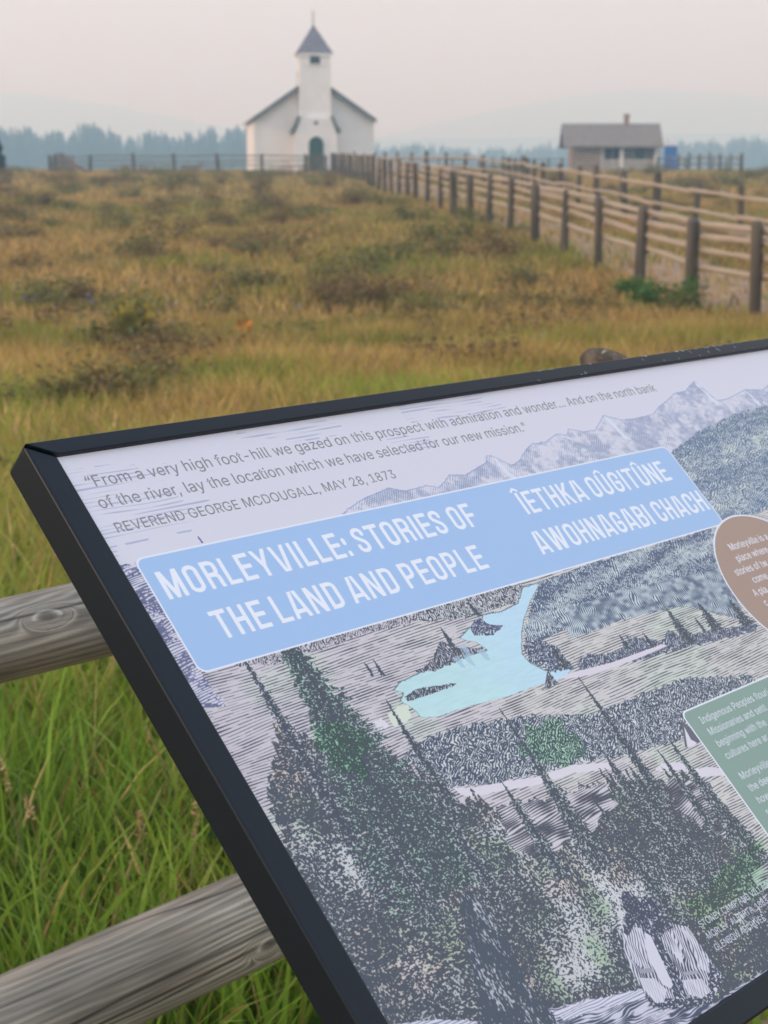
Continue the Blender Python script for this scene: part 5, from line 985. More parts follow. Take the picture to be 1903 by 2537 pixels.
bush([(1163, 1553), (1185, 1530), (1215, 1548), (1250, 1550), (1222, 1572), (1175, 1575)], .72, 3, (.55, .6, .6), (.06, .07, .14), 1.2)
bush([(1000, 1728), (1035, 1706), (1130, 1692), (1120, 1702), (1050, 1725), (1010, 1738)], .70, 4, (.5, .6, .6), INK, .8)
bush([(1070, 1640), (1085, 1595), (1100, 1590), (1130, 1605), (1205, 1606), (1160, 1625), (1080, 1662), (1030, 1665)], .66, 5, (.55, .55, .58), INK, 1.6)
for qx, qy in ((1136, 1600), (1145, 1625), (1182, 1612), (1120, 1630)):                # reflections
    x0, y0 = mm(qx, qy); lay(rough(pfill([(x0, y0), (x0 + 9, y0), (x0 + 7, y0 + 13), (x0 + 3, y0 + 10)]), 1, 2, 66), hatch(1.5, 90, .45), (.50, .68, .74), (.20, .28, .42), .7)
lay(rough(pfill(P((960, 1770), (985, 1752), (1012, 1745), (1018, 1775), (1000, 1798), (975, 1800))), 1, 2, 68), 0, (.66, .70, .56), INK)
lay(rough(pfill(P((922, 1790), (945, 1780), (968, 1800), (940, 1808))), 1, 2, 69), 0, (.70, .66, .68), INK)
# stream pieces and the thickets on their banks
bush([(1313, 1640), (1296, 1600), (1310, 1575), (1380, 1600), (1420, 1655), (1360, 1665)], .70, 6, (.6, .62, .6), (.055, .07, .13), 2)
bush([(1430, 1640), (1455, 1620), (1500, 1622), (1540, 1610), (1555, 1575), (1580, 1580), (1640, 1590), (1655, 1560), (1700, 1575), (1770, 1560), (1880, 1545), (1870, 1565), (1700, 1605), (1560, 1640), (1440, 1665)], .72, 7, (.6, .6, .6), (.055, .07, .12), 2)
lay(rough(pfill(P((1385, 1682), (1410, 1668), (1520, 1640), (1640, 1596), (1655, 1600), (1560, 1640), (1440, 1678))), .5, 2, 71), 0, (.70, .62, .66), INK)
bush([(1350, 1700), (1356, 1660), (1385, 1692), (1340, 1712)], .75, 8, (.6, .6, .6), INK, 1)
# ruled meadow below the lake keeps the plain's lines; then a belt of scalloped bushes
bush([(1040, 1838), (1130, 1800), (1300, 1775), (1390, 1770), (1470, 1765), (1600, 1715), (1700, 1680), (1860, 1672), (1880, 1690), (1700, 1770), (1690, 1830), (1560, 1870), (1480, 1880), (1380, 1905), (1200, 1945), (1080, 1950), (1000, 1870)], .64, 9, (.66, .66, .63), (.05, .07, .11), 2.6)
gm = pfill(P((1290, 1800), (1390, 1780), (1450, 1860), (1400, 1900), (1300, 1890)))
tintm(rough(gm, 8, 12, 73), (.62, .92, .66))
lay(rough(pfill(P((1124, 1952), (1180, 1950), (1260, 1935), (1330, 1925), (1420, 1895), (1520, 1888), (1515, 1905), (1420, 1915), (1330, 1945), (1240, 1960), (1170, 1975), (1140, 1968))), .7, 2.5, 75), 0, (.70, .64, .67), INK)
lay(rough(pfill(P((1622, 1908), (1640, 1890), (1680, 1888), (1720, 1905), (1755, 1900), (1800, 1905), (1812, 1920), (1740, 1925), (1690, 1908), (1640, 1912))), .7, 2.5, 76), 0, (.70, .64, .67), INK)
bp_ = P((1683, 1782), (1700, 1850), (1720, 1850)); lay(pfill(P((1690, 1795), (1704, 1852), (1718, 1848), (1735, 1835), (1738, 1822))), 0, (.70, .66, .70), INK); lay(pfill(P((1686, 1782), (1698, 1852), (1703, 1850), (1695, 1800), (1712, 1832), (1730, 1842), (1740, 1830))), .9, PAPER, INK)
# the dark wooded foreground
fg = rough(pfill(P((700, 1800), (800, 1840), (950, 1880), (1060, 1930), (1130, 1975), (1250, 2010), (1330, 1990), (1500, 1930), (1600, 1950), (1700, 1920), (1830, 2090), (1903, 2120)) + [(640, 560), (640, 640), (-20, 640), (-20, 400)] + P((700, 2050), (660, 1960))), 5, 7, 81); fg = fg[np.clip(_ij[0] + ((nz(60, 3.4, 84) - .42) * 46 * KP * (nz(40, 26, 87))).astype(np.int32), 0, TH - 1), _ij[1]]; fg = rough(fg, 2, 2.2, 89)
big = nz(26, 34, 82) * .6 + nz(11, 14, 83) * .4
LT = np.zeros((TH, TW), f32)
for (px, py, rx, ry, s) in ((939, 2145, 30, 22, .5), (880, 2110, 22, 18, .35), (1483, 2167, 16, 50, .5), (1440, 2300, 18, 44, .5), (1425, 2406, 34, 18, .45), (1026, 2391, 24, 22, .28), (1316, 2072, 24, 22, .5), (1270, 2040, 30, 14, .4), (1110, 2290, 16, 26, .2),
                        (1000, 2220, 26, 24, .3), (1600, 2000, 18, 18, .25), (760, 2080, 16, 22, .35), (1830, 2080, 10, 60, .5), (1400, 1990, 24, 14, .45), (1780, 2000, 20, 20, .3), (960, 2000, 22, 16, .15), (1590, 2205, 26, 14, .55), (1530, 2270, 14, 26, .5), (1665, 2240, 16, 14, .35)):
    x0, y0 = mm(px, py); LT += s * np.exp(-((XX - x0) / rx) ** 2 - ((YY - y0) / ry) ** 2)
ft = np.clip((.90 - LT * 1.3 + (big - .5) * .55), .25, 1.12)
fw = np.empty((TH, TW, 3), f32); h1 = np.clip((nz(30, 38, 85) - .45) * 3.5, 0, 1)[..., None]; h2 = np.clip((nz(24, 30, 86) - .60) * 4, 0, 1)[..., None]
fw[:] = np.array((.50, .50, .46)) * (1 - h1) + np.array((.58, .47, .39)) * h1; lt_ = np.clip(LT * 1.6, 0, 1)[..., None]; fw = fw * (1 - lt_) + np.array((.62, .61, .60)) * lt_; fw = fw * (1 - h2 * .6) + np.array((.30, .46, .24)) * h2 * .6
fa = fleck(0, 1.5, 1.25, 88, (ft - .0) * .42 + .02); fb = fleck(0, 1.1, 2.1, 90, (ft - .0) * .42 + .02); sel = nz(14, 14, 91) > .5
lay(fg, np.where(sel, fa, fb), fw, (.058, .070, .090))
# light hatched clearings between the foreground trees
for q in (((1230, 2000), (1330, 1985), (1500, 1935), (1530, 1990), (1470, 2060), (1330, 2130), (1260, 2090)), ((1650, 1930), (1760, 1940), (1830, 2080), (1760, 2060), (1680, 2010)), ((1840, 2100), (1903, 2110), (1903, 2230), (1860, 2170))):
    lay(rough(pfill(P(*q)), 4, 5, 93), hatch(2.2, 3, .50, 2.5, nz(8, 30, 94), (nz(6, 14, 95) - .45) * 1.2), (.64, .59, .60), INK, .95)
# conifers: upright, ragged
def conifer(px, py, h_, wd, tone=.86, seed=0, wash=(.46, .49, .47), green=0, both=True, thin=.0):
    x0, y0 = mm(px, py); t = (YY - y0) / h_; pq = YY / (3.5 + wd * .09) + vnoise(TH, 1, 9 * KP, 1, 500 + seed)[:, 0:1] * 1.5; j = .55 + .6 * (pq - np.floor(pq)) * (.6 + .6 * vnoise(TH, 1, 3 * KP, 1, 520 + seed)[:, 0:1]); pq = pq + .45; j2 = .55 + .6 * (pq - np.floor(pq)) * (.6 + .6 * vnoise(TH, 1, 3 * KP, 1, 700 + seed)[:, 0:1])
    xs = XX - x0 - (.6 * (nz(30, 30, 5)[:, :1] - .5)); w_ = wd * np.clip(t, 0, 1) ** .85
    m_ = (t > 0) & (t < 1) & (xs < w_ * j + .5) & (xs > -w_ * j2 - .5)
    m_ = rough(m_, 1.4, 1.8, 97)
    edge_ = np.clip(np.abs(xs) / np.maximum(w_, .8), 0, 1.3)
    wsh = tuple(np.array(wash) * (1 - green) + np.array((.22, .42, .24)) * green)
    lay(m_, fleck(0, 1.1, 1.5, 99, tone * .42 + .04 - edge_ * thin), wsh, (.050, .064, .080))
    lay((np.abs(xs) < .55 + .6 * t) & (t > -.02) & (t < .9), 1.0, PAPER, (.045, .055, .09), .85)
conifer(585, 1600, 235, 15, .84, 1, (.52, .50, .53), 0, thin=.12)
conifer(668, 1525, 260, 62, .88, 2, (.44, .56, .48), .35, thin=.10)
conifer(745, 1640, 190, 52, .90, 3, (.44, .54, .47), .25, thin=.05)
tintm(rough(pfill(ell(850, 1850, 22, 26)), 9, 10, 98), (.66, .98, .72))
for (a, b, h_, wd, s) in ((1437, 1682, 130, 9, 5), (1240, 1758, 90, 6, 6), (1313, 1872, 110, 18, 7), (1661, 1836, 110, 15, 8), (1631, 1860, 80, 8, 9), (1245, 1940, 90, 12, 10), (1500, 1870, 120, 24, 11), (960, 1740, 110, 8, 12), (1560, 1900, 120, 26, 13),
                          (1735, 1930, 90, 20, 14), (1030, 1900, 120, 12, 15), (1805, 1483, 34, 13, 16), (1729, 1493, 34, 11, 17), (1722, 1530, 18, 3, 18), (1648, 1504, 44, 11, 19), (1595, 1570, 16, 5, 20), (1535, 1573, 18, 5, 21), (1365, 1600, 24, 9, 22), (1092, 1555, 26, 5, 23),
                          (1160, 1490, 16, 5, 24), (925, 1635, 16, 2, 25), (905, 1645, 12, 2, 26), (1475, 1985, 120, 16, 27), (880, 1950, 120, 10, 28)):
    conifer(a, b, h_, wd, .92 if h_ < 60 else .78, s, thin=.04)
tintm(rough(pfill(P((1690, 2250), (1880, 2060), (1903, 2200), (1760, 2300))), 9, 12, 121), (.66, .95, .70))
# leaning foreground trunk, ground and two seated figures
tk = rough(pfill(P((1140, 2215), (1185, 2225), (1260, 2330), (1300, 2430), (1400, 2545), (1480, 2600), (1180, 2600), (1190, 2500), (1165, 2380))), 1.5, 5, 111)
lay(tk, fleck(0, 3.2, 1.1, 112, .42 + (nz(16, 6, 113) - .5) * .35), (.46, .46, .49), (.055, .072, .098))
gr = rough(pfill(P((1360, 2500), (1450, 2478), (1590, 2452), (1640, 2500), (1760, 2490), (1900, 2400), (1903, 2537), (1500, 2620), (1400, 2560))), 1.5, 4, 115)
lay(gr, hatch(2.0, -6, .50, 3.0, nz(5, 16, 116), (nz(4, 9, 117) - .5) * 1.0), (.62, .59, .66), (.05, .065, .11))
lay(rough(pfill(P((1365, 2505), (1450, 2480), (1590, 2450), (1600, 2475), (1480, 2500), (1400, 2530))), 1, 3, 118), hatch(2.2, -4, .22, 1, nz(4, 20, 119)), (.68, .65, .72), (.1, .12, .2))
lay(rough(pfill(P((960, 2540), (1080, 2525), (1180, 2530), (1200, 2570), (980, 2590))), 1, 3, 120), hatch(2.2, -4, .25, 1, nz(4, 20, 119)), (.66, .64, .70), (.1, .12, .2))
def ell(px, py, rx, ry, rot=0):
    x0, y0 = mm(px, py); c, s = math.cos(rot), math.sin(rot); return [(x0 + rx * math.cos(a) * c - ry * math.sin(a) * s, y0 + rx * math.cos(a) * s + ry * math.sin(a) * c) for a in np.linspace(0, 6.283, 24, endpoint=False)]
FI = (.050, .062, .095); WP = (.66, .63, .69)
def fig(q, ink=0.0, wash=WP, amt=.5): lay(rough(pfill(P(*q)), amt, 2, 133), ink, wash, FI)
soft = hatch(2.6, 66, .26, 1.2, nz(16, 5, 134), (nz(10, 3, 136) - .5) * .5)
dk = fleck(.97, 1.6, 1.0, 141)
# dark ground of the pair, then shawls, skirts, braids and heads
fig([(1540, 2300), (1552, 2262), (1600, 2262), (1650, 2285), (1705, 2296), (1765, 2385), (1795, 2420), (1765, 2480), (1700, 2498), (1620, 2496), (1575, 2425), (1548, 2368)], hatch(2.8, 64, .50, 2.0, nz(12, 5, 139), (nz(9, 4, 138) - .5) * .7), WP, .6)
fig([(1547, 2312), (1566, 2296), (1592, 2300), (1600, 2340), (1606, 2388), (1588, 2398), (1560, 2372)], soft)
fig([(1596, 2300), (1622, 2306), (1668, 2385), (1702, 2470), (1684, 2474), (1650, 2430), (1612, 2360)], fleck(.86, 2.4, 1.0, 144))
fig([(1752, 2380), (1796, 2420), (1764, 2482), (1700, 2498), (1620, 2496), (1600, 2470), (1700, 2476), (1756, 2450)], fleck(.84, 1.2, 1.6, 145))
fig([(1598, 2310), (1612, 2318), (1640, 2378), (1668, 2440), (1662, 2450), (1640, 2438), (1612, 2384), (1600, 2350)], 0)
fig([(1582, 2422), (1622, 2424), (1652, 2452), (1646, 2484), (1624, 2484), (1594, 2450)], soft * .4)
fig([(1640, 2312), (1690, 2300), (1700, 2345), (1686, 2382), (1662, 2352)], soft)
fig([(1688, 2300), (1708, 2310), (1755, 2380), (1760, 2412), (1735, 2400), (1712, 2350)], soft)
fig([(1664, 2356), (1690, 2362), (1688, 2386)], 0)
fig([(1688, 2428), (1740, 2424), (1762, 2456), (1738, 2474), (1706, 2464)], soft * .6)
fig([(1584, 2400), (1616, 2398), (1619, 2410), (1586, 2412)], .55); fig([(1692, 2408), (1730, 2404), (1732, 2412), (1694, 2418)], .5)
lay(pfill(ell(1571, 2250, 10, 15, .1)), fleck(1.02, 1.2, 1.2, 140), PAPER, FI)
fig([(1550, 2262), (1604, 2262), (1612, 2300), (1600, 2306), (1592, 2290), (1584, 2300), (1574, 2284), (1564, 2306), (1556, 2320), (1545, 2310)], dk)
lay(pfill(ell(1616, 2256, 9.5, 13, .1)), fleck(.93, 1.2, 1.2, 142), PAPER, FI)
fig([(1612, 2282), (1660, 2278), (1670, 2298), (1650, 2306), (1636, 2322), (1620, 2316)], dk)
# -------- colour bands, boxes and lettering
def rrect(x0, y0, x1, y1, r, n=8):
    o = []
    for cx_, cy_, a0 in ((x1 - r, y0 + r, -90), (x1 - r, y1 - r, 0), (x0 + r, y1 - r, 90), (x0 + r, y0 + r, 180)):
        for i in range(n + 1): a = math.radians(a0 + 90 * i / n); o.append((cx_ + r * math.cos(a), cy_ + r * math.sin(a)))
    return o
def solid(pts, col_):
    x0 = min(p[0] for p in pts) - 1; x1 = max(p[0] for p in pts) + 1; y0 = min(p[1] for p in pts) - 1; y1 = max(p[1] for p in pts) + 1
    c0, c1 = max(0, int(x0 * KP)), min(TW, int(x1 * KP) + 1); r0, r1 = max(0, int(y0 * KP)), min(TH, int(y1 * KP) + 1); ss = 3
    m_ = pfill(pts, (r1 - r0) * ss, (c1 - c0) * ss, KP * ss, c0 / KP, r0 / KP).astype(f32)
    m_ = m_.reshape(r1 - r0, ss, c1 - c0, ss).mean((1, 3))[..., None]
    art[r0:r1, c0:c1] = art[r0:r1, c0:c1] * (1 - m_) + np.array(col_, f32) * m_
EDGE = (.76, .76, .80)
solid(rrect(14.6, 105.4, 731.5, 215.4, 8.5), EDGE); solid(rrect(16.2, 107.0, 730.0, 213.8, 7.5), (.345, .505, .73))
solid([(751.6 + 90.6 * math.cos(a), 298.7 + 90.6 * math.sin(a)) for a in np.linspace(0, 6.283, 90, endpoint=False)], EDGE)
solid([(751.6 + 88.6 * math.cos(a), 298.7 + 88.6 * math.sin(a)) for a in np.linspace(0, 6.283, 90, endpoint=False)], (.37, .25, .188))
gx0, gy0 = 473.5, 386.0
solid(rrect(gx0 - 1.8, gy0 - 1.8, 901.8, 571.8, 8), EDGE); solid(rrect(gx0, gy0, 900, 570, 7), (.235, .335, .275))
GLY = {}
for part in GLYPHS.split(';'):
    a, b, c = part.split(':', 2); GLY[chr(int(a, 16))] = (int(b), [[int(q) for q in s.split()] for s in c.split('/')] if c else [])
def twidth(s): return sum(GLY[c][0] for c in s)
def text(s, x0, x1, base, cap, col_, wscale=None, bold=0):
    """set a line with its left edge at x0 and its right edge at x1, baseline at base, capitals cap high (millimetres)"""
    lsb = min(GLY[s[0]][1][0][::2]) if GLY[s[0]][1] else 0
    last = GLY[s[-1]]; rsb = last[0] - (max(max(p[::2]) for p in last[1]) if last[1] else last[0])
    sy = cap / 509.0; sx = (x1 - x0) / (twidth(s) - lsb - rsb) if x1 else sy * (wscale or 1); x = x0 - lsb * sx; total = twidth(s) * sx
    c0, c1 = max(0, int((x0 - 4) * KP)), min(TW, int((x0 + total + 4) * KP)); r0, r1 = max(0, int((base - cap * 1.7) * KP)), min(TH, int((base + cap * .7) * KP)); ss = 3
    acc = np.zeros(((r1 - r0) * ss, (c1 - c0) * ss), bool)
    for ch in s:
        adv, polys = GLY[ch]
        if polys:
            g = np.zeros_like(acc); gx0_ = max(0, int((x - 3 - c0 / KP) * KP * ss)); gx1_ = min(acc.shape[1], int((x + adv * sx + 3 - c0 / KP) * KP * ss)); sub = np.zeros((acc.shape[0], max(0, gx1_ - gx0_)), bool)
            for p in polys:
                sub ^= pfill([(x + p[i] * sx, base - p[i + 1] * sy) for i in range(0, len(p), 2)], sub.shape[0], sub.shape[1], KP * ss, c0 / KP + gx0_ / KP / ss, r0 / KP)
            acc[:, gx0_:gx1_] |= sub
        x += adv * sx
    if bold:
        for q in range(1, bold + 1): acc = acc | np.roll(acc, q, 1)
    m_ = acc.reshape(r1 - r0, ss, c1 - c0, ss).astype(f32).mean((1, 3))[..., None]
    art[r0:r1, c0:c1] = art[r0:r1, c0:c1] * (1 - m_) + np.array(col_, f32) * m_
GREY = (.185, .165, .165); WH = (.80, .80, .84); OFF = (.74, .74, .79)
text('“From a very high foot-hill we gazed on this prospect with admiration and wonder… And on the north bank', 13.6, 788.7, 33.4, 11.2, GREY)
text('of the river, lay the location which we have selected for our new mission.”', 13.4, 541.5, 54.6, 11.2, GREY)
text('REVEREND GEORGE MCDOUGALL, MAY 28, 1873', 15.9, 329.3, 79.4, 9.6, GREY)
for i, (s, x0, x1, bl) in enumerate((('Indigenous Peoples flouri', 490, 607, 402.2), ('Missionaries and settl', 490.5, 590, 415.2), ('beginning with the ', 490.3, None, 428.0), ('cultures here ar', 489.9, None, 441.3), ('Morleyville', 490, None, 463.6), ('the dee', 490, None, 476.5), ('how', 490, None, 489.4), ('s', 490, None, 502.3))):
    text(s.rstrip(), x0, None, bl, 7.3, OFF, wscale=117 / (twidth('Indigenous Peoples flouri') * 7.3 / 509))
for s, x0, bl in (('Morleyville is a', 709.5, 246.7), ('place where', 707, 261.2), ('stories of tw', 688.6, 275.4), ('come', 707, 289.2), ('A pla', 692.6, 303.3), ('c', 698.2, 317)):
    text(s, x0, None, bl, 8.4, WH, wscale=75.5 / (twidth('Morleyville is a') * 8.4 / 509), bold=1)
text('STONEY CAMP AND VILLAGE', 327, 436, 554.8, 5.6, OFF); text('MORLEY, ALBERTA, 1883', 327, 418.5, 565.4, 5.6, OFF); text('GLENBOW ARCHIVES', 327, 402, 576.2, 5.6, OFF)
# display lettering of the band: condensed capitals drawn as strokes
T_ = .150; Wd = .415
def arc(cx_, cy_, rx, ry, a0, a1, n=8): return [(cx_ + rx * math.cos(math.radians(a0 + (a1 - a0) * i / n)), cy_ + ry * math.sin(math.radians(a0 + (a1 - a0) * i / n))) for i in range(n + 1)]
def bebas(ch):
    h = T_ / 2; l, r, t, b = h, Wd - h, 1 - h, h; R_ = (r - l) / 2; c = (l + r) / 2; ry = .155
    acc = None
    if ch == 'Î': ch = 'I'; acc = 1
    if ch == 'Û': ch = 'U'; acc = 1
    w_ = Wd
    if ch == 'I': w_ = T_; S = [[(h, -.2), (h, 1.2)]]
    elif ch == 'L': w_ = .36; S = [[(l, 1.2), (l, -.2)], [(l, b), (w_ + .2, b)]]
    elif ch == 'E': w_ = .37; S = [[(l, 1.2), (l, -.2)], [(l, b), (w_ + .2, b)], [(l, t), (w_ + .2, t)], [(l, .51), (w_ * .62 + .1, .51)]]
    elif ch == 'F': w_ = .355; S = [[(l, 1.2), (l, -.2)], [(l, t), (w_ + .2, t)], [(l, .49), (w_ * .6 + .1, .49)]]
    elif ch == 'T': w_ = .39; S = [[(-.2, t), (w_ + .2, t)], [(w_ / 2, t), (w_ / 2, -.2)]]
    elif ch == 'H': S = [[(l, 1.2), (l, -.2)], [(r, 1.2), (r, -.2)], [(l, .51), (r, .51)]]
    elif ch == 'N': w_ = .43; r = w_ - h; S = [[(l * .9, 1.2), (l * .9, -.2)], [(r, 1.2), (r, -.2)], [(l * .8, 1.05), (r * 1.02, -.05)]]
    elif ch == 'M': w_ = .54; r = w_ - h; S = [[(l * .9, 1.2), (l * .9, -.2)], [(r, 1.2), (r, -.2)], [(l, 1.1), (w_ / 2, .05)], [(r, 1.1), (w_ / 2, .05)]]
    elif ch == 'O': S = [arc(c, t - ry, R_, ry, 0, 180) + arc(c, b + ry, R_, ry, 180, 360) + [(r, t - ry)]]
    elif ch == 'D': S = [[(l, 1.2), (l, -.2)], [(l, t)] + arc(c, t - ry, R_, ry, 90, 0) + arc(c, b + ry, R_, ry, 0, -90) + [(l, b)]]
    elif ch == 'C': S = [[(r, .66)] + arc(c, t - ry, R_, ry, 0, 180) + arc(c, b + ry, R_, ry, 180, 360) + [(r, .34)]]
    elif ch == 'G': S = [[(r, .68)] + arc(c, t - ry, R_, ry, 0, 180) + arc(c, b + ry, R_, ry, 180, 360) + [(r, .47), (c + .01, .47)]]
    elif ch == 'U': S = [[(l, 1.2)] + arc(c, b + ry, R_, ry, 180, 360) + [(r, 1.2)]]
    elif ch == 'R': w_ = .41; r = w_ - h; c = (l + r) / 2; R_ = (r - l) / 2; S = [[(l, 1.2), (l, -.2)], [(l, t)] + arc(c, t - .14, R_, .14, 90, 0) + arc(c, .49 + .14, R_, .14, 0, -90) + [(l, .49)], [(c, .49)] + arc(c, .35, R_, .13, 90, 0) + [(r, .12), (r + .02, -.05), (r + .02, -.2)]]
    elif ch == 'P': w_ = .40; r = w_ - h; c = (l + r) / 2; R_ = (r - l) / 2; S = [[(l, 1.2), (l, -.2)], [(l, t)] + arc(c, t - .15, R_, .15, 90, 0) + arc(c, .43 + .15, R_, .15, 0, -90) + [(l, .43)]]
    elif ch == 'B': S = [[(l, 1.2), (l, -.2)], [(l, t)] + arc(c, t - .14, R_ * .95, .14, 90, 0) + arc(c, .53 + .12, R_ * .95, .12, 0, -90) + [(l, .53)], [(c, .53)] + arc(c, .39, R_, .14, 90, 0) + arc(c, b + .15, R_, .15, 0, -90) + [(l, b)]]
    elif ch == 'S': w_ = .40; r = w_ - h; c = (l + r) / 2; R_ = (r - l) / 2; S = [[(r, .72)] + arc(c, t - .14, R_, .14, 0, 180) + [(l, .72), (l + .03, .63), (c, .52), (r - .03, .41), (r, .30)] + arc(c, b + .14, R_, .14, 0, -180) + [(l, .29)]]
    elif ch == 'A': w_ = .46; S = [[(.045, -.2 + .06), (w_ / 2 - .045, 1.1)], [(w_ - .045, -.2 + .06), (w_ / 2 + .045, 1.1)], [(.13, .25), (w_ - .13, .25)]]
    elif ch == 'V': w_ = .45; S = [[(.05, 1.15), (w_ / 2 - .03, -.1)], [(w_ - .05, 1.15), (w_ / 2 + .03, -.1)]]
    elif ch == 'W': w_ = .66; S = [[(.065, 1.1), (.185, -.1)], [(.205, -.1), (w_ / 2, 1.1)], [(w_ / 2, 1.1), (w_ - .205, -.1)], [(w_ - .185, -.1), (w_ - .065, 1.1)]]
    elif ch == 'Y': w_ = .46; S = [[(.04, 1.12), (w_ / 2, .38)], [(w_ - .04, 1.12), (w_ / 2, .38)], [(w_ / 2, .45), (w_ / 2, -.2)]]
    elif ch == 'K': w_ = .43; S = [[(l, 1.2), (l, -.2)], [(w_ - .02, 1.1), (l + .02, .42)], [(l + .1, .62), (w_ - .045, -.1)]]
    elif ch == ':': w_ = T_; S = [[(h, .0), (h, .14)], [(h, .52), (h, .66)]]
    return w_, S, acc
def band(s, x0, x1, base, cap):
    gap = .062; items = []; x = 0
    for ch in s:
        if ch == ' ': x += .15; continue
        w_, S, acc = bebas(ch); items.append((ch, x, w_, S, acc)); x += w_ + gap
    x -= gap; sx = (x1 - x0) / x
    for ch, gx, w_, S, acc in items:
        if acc: S_acc = [[(w_ / 2 - .11, 1.08), (w_ / 2, 1.19), (w_ / 2 + .11, 1.08)]]
        X0 = x0 + gx * sx
        c0, c1 = int((X0 - (3 if acc else 0)) * KP) - 1, int((X0 + w_ * sx + (3 if acc else 0)) * KP) + 2; r0, r1 = int((base - cap * 1.3) * KP) - 2, int(base * KP) + 3; ss = 2
        gx_ = ((np.arange((c1 - c0) * ss) + .5) / ss + c0)[None] / KP; gy_ = ((np.arange((r1 - r0) * ss) + .5) / ss + r0)[:, None] / KP
        ux = (gx_ - X0) / cap; uy = (base - gy_) / cap; kx_ = sx / cap
        def dist(S, kx_):
            d = np.full((uy.shape[0], ux.shape[1]), 9.0)
            for line in S:
                for (ax, ay), (bx, by) in zip(line, line[1:]):
                    ax, bx = ax * kx_, bx * kx_; dx, dy = bx - ax, by - ay; q = np.clip(((ux - ax) * dx + (uy - ay) * dy) / (dx * dx + dy * dy + 1e-9), 0, 1)
                    d = np.minimum(d, np.hypot(ux - ax - q * dx, uy - ay - q * dy))
            return d
        m_ = (dist(S, kx_) < T_ / 2) & (uy >= 0) & (uy <= 1) & (ux >= 0) & (ux <= w_ * kx_)
        if ch in 'EF': m_ &= ~((uy > .3) & (uy < .7) & (ux > (.8 * w_ + .06) * kx_))
        if acc: m_ |= (dist(S_acc, kx_) < T_ * .32)
        m_ = m_.reshape(r1 - r0, ss, c1 - c0, ss).astype(f32).mean((1, 3))[..., None]
        art[r0:r1, c0:c1] = art[r0:r1, c0:c1] * (1 - m_) + np.array((.80, .80, .83), f32) * m_
band('MORLEYVILLE: STORIES OF', 25.4, 390.7, 147.6, 26.4); band('THE LAND AND PEOPLE', 51.0, 366.4, 192.3, 26.4)
band('ÎETHKA OÛGITÛNE', 458.3, 702.2, 148.6, 26.4); band('AWOHNAGABI CHACH', 441.4, 726.7, 194.0, 26.4)
lay(pfill([(83.4, 97.6), (84.8, 97.4), (85.8, 104), (84.0, 104.4)]), 1.0, PAPER, (.10, .11, .25))
for i in range(26):                              # specks of grit and tiny chips on the print
    r_ = random.Random(900 + i); x0, y0 = r_.uniform(0, 900), r_.uniform(0, 600); q = r_.uniform(.25, .6); solid([(x0, y0), (x0 + q, y0 + q * .2), (x0 + q * .7, y0 + q)], (.12, .12, .2))
NZ.clear()
# ------------------------------------------------------------------ the sign itself
sign = empty('wayside_sign', (0, 0, 0)); tag(sign, 'tilted black framed interpretive sign with a blue title band over an engraved valley', 'sign')
SM = Matrix((SU, SW, SN)).transposed().to_4x4(); SM.translation = Vector((0, 0, EYE)) + SP0      # x along the top edge, y up the slope, z out of the face
sign.matrix_world = SM
pm, pnt, pb, _ti = img_mat('printed_laminate', np_image('printed_face', art), .42, .5)
_w = N(pnt, 'ShaderNodeTexNoise', i_Scale=420.0, i_Detail=2.0); _tc = N(pnt, 'ShaderNodeTexCoord'); _bp = N(pnt, 'ShaderNodeBump', i_Strength=.25, i_Distance=.0004)
_mp = N(pnt, 'ShaderNodeMapping'); _mp.inputs['Scale'].default_value = (1, .35, 1); _mp.inputs['Rotation'].default_value = (0, 0, .7)
pnt.links.new(_tc.outputs['Object'], _mp.inputs[0]); pnt.links.new(_mp.outputs[0], _w.inputs['Vector']); pnt.links.new(_w.outputs['Fac'], _bp.inputs['Height']); pnt.links.new(_bp.outputs[0], pb.inputs['Normal'])
blackm, bnt, bb = mat('black_powder_coat')
bb.inputs['Base Color'].default_value = (.0045, .0092, .0155, 1); bb.inputs['Roughness'].default_value = .40; bb.inputs['Specular IOR Level'].default_value = .25
_t = N(bnt, 'ShaderNodeTexCoord'); _n = N(bnt, 'ShaderNodeTexNoise', i_Scale=700.0, i_Detail=2.0); _b2 = N(bnt, 'ShaderNodeBump', i_Strength=.12, i_Distance=.0003)
bnt.links.new(_t.outputs['Object'], _n.inputs['Vector']); bnt.links.new(_n.outputs['Fac'], _b2.inputs['Height']); bnt.links.new(_b2.outputs[0], bb.inputs['Normal'])
scr = noisy('scraped_aluminium', (.42, .43, .45), (.6, .6, .62), 90, .55)
w1, h1 = PW / 1000, PH / 1000; LIP, OUT, DEP, TH_ = .003, .024, .032, .0022
m = MB(); m.box(0, w1, -h1, 0, -.006, 0); face = m.mesh('panel', pm); uvl = face.uv_layers.new(name='UVMap')
for lp in face.loops: c = face.vertices[lp.vertex_index].co; uvl.data[lp.index].uv = (c.x / w1, 1 + c.y / h1)
link('panel', face, sign)
m = MB(); m.box(-.004, w1 + .004, -h1 - .004, .004, -.020, -.0075); m.build('backing_board', blackm, sign)
def frame_rail(a_in, b_in, a_out, b_out, top, bot, in_top_extra=0.0):
    """mitred channel: inner edge a_in-b_in, outer edge a_out-b_out (x, y pairs)"""
    v = [(*a_in, top), (*b_in, top), (*b_out, top), (*a_out, top), (*a_in, .0006), (*b_in, .0006), (*b_out, bot), (*a_out, bot), (*a_in, bot), (*b_in, bot)]
    m = MB(); m.add(v, [(0, 1, 2, 3), (0, 4, 5, 1), (3, 2, 6, 7), (4, 8, 9, 5), (8, 7, 6, 9), (0, 3, 7, 8, 4), (1, 5, 9, 6, 2)])
    return m
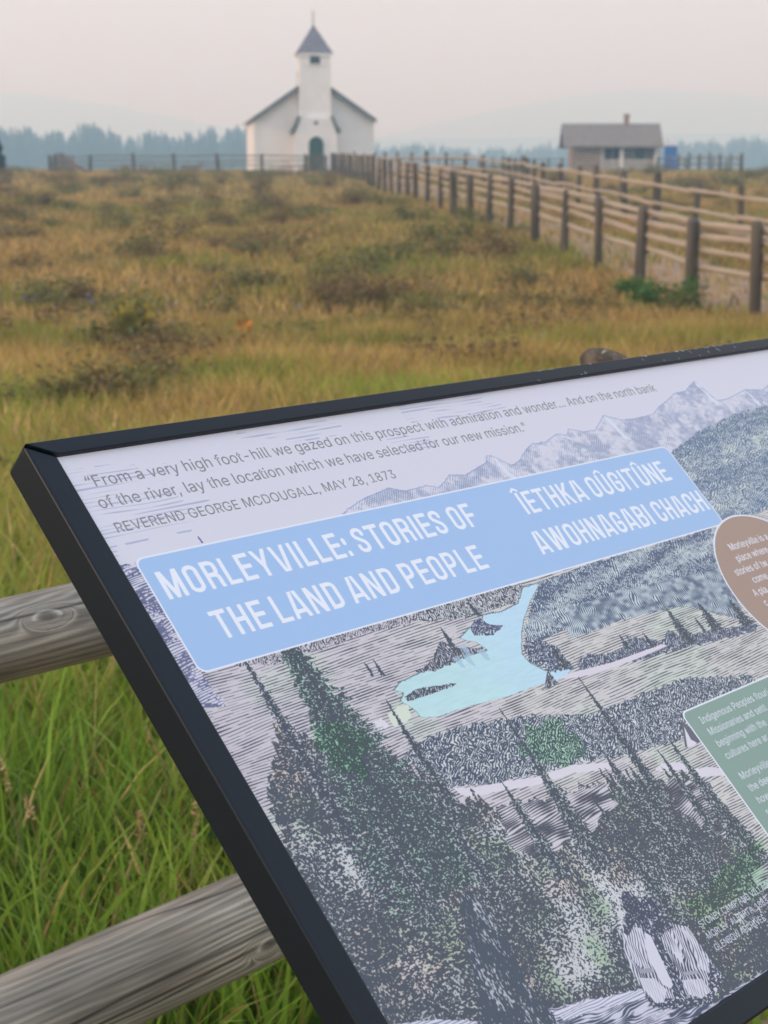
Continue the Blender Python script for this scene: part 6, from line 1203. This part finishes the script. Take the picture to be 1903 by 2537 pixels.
g = .0006; U0, U1, V0, V1 = 0.0, w1, 0.0, -h1; OT = .0145
fr = frame_rail((U0, V0 - g), (U0, V1 + g), (U0 - OUT, V0 + OT - g), (U0 - OUT, V1 - OUT + g), LIP, -DEP).build('frame_rail', blackm, sign, bevel=.0060)
fr = frame_rail((U1, V0 - g), (U1, V1 + g), (U1 + OUT, V0 + OT - g), (U1 + OUT, V1 - OUT + g), LIP, -DEP).build('frame_rail', blackm, sign, bevel=.0042)
tr = frame_rail((U0 + g, V0), (U1 - g, V0), (U0 - OUT + g, V0 + OT), (U1 + OUT - g, V0 + OT), LIP + .0022, -DEP).build('frame_rail', blackm, sign, bevel=.0012)
fr = frame_rail((U0 + g, V1), (U1 - g, V1), (U0 - OUT + g, V1 - OUT), (U1 + OUT - g, V1 - OUT), LIP + .0006, -DEP).build('frame_rail', blackm, sign, bevel=.0042)
# scrapes through the paint at the right end of the upper rail
sc_ = MB(); r_ = random.Random(5)
for i in range(60):
    x0 = r_.uniform(.60, 1.16); y0 = r_.choice([.0138, .0138, r_.uniform(.001, .012)]); L = r_.uniform(.0012, .006) if y0 < .0138 else r_.uniform(.002, .006); a = r_.uniform(-1.3, -.5) if y0 < .0138 else r_.uniform(-.4, .1); wd = r_.uniform(.0003, .0010)
    dx, dy = math.cos(a) * L, math.sin(a) * L; z = LIP + .00235
    sc_.add([(x0, y0, z), (x0 + wd, y0 + wd * .5, z), (x0 + dx + wd * .6, max(y0 + dy, .0008), z), (x0 + dx, max(y0 + dy - wd * .4, .0006), z)], [(0, 3, 2, 1)])
o = sc_.build('scratches', scr, tr); o['kind'] = 'stuff'
# two posts holding the sign, standing in the soil
legm = blackm
for u_ in (.20, w1 - .20):
    top = SM @ Vector((u_, -h1 * .5, -DEP - .002)); inv = SM.inverted(); gz = zg1(top.x, top.y)
    m = MB(); s = .032
    c = [(top.x + SU.x * a * s - SU.y * b * s, top.y + SU.y * a * s + SU.x * b * s) for a, b in ((-1, -1), (1, -1), (1, 1), (-1, 1))]
    def zpl(x, y):                                 # height of the underside of the sign above a ground point
        p0 = SM @ Vector((0, 0, -DEP - .001)); return p0.z - (SN.x * (x - p0.x) + SN.y * (y - p0.y)) / SN.z
    v = [(x, y, gz - .3) for x, y in c] + [(x, y, zpl(x, y)) for x, y in c]
    m.add([tuple(inv @ Vector(q)) for q in v], [(3, 2, 1, 0), (4, 5, 6, 7)] + [(i, (i + 1) % 4, (i + 1) % 4 + 4, i + 4) for i in range(4)])
    m.build('leg', legm, sign)
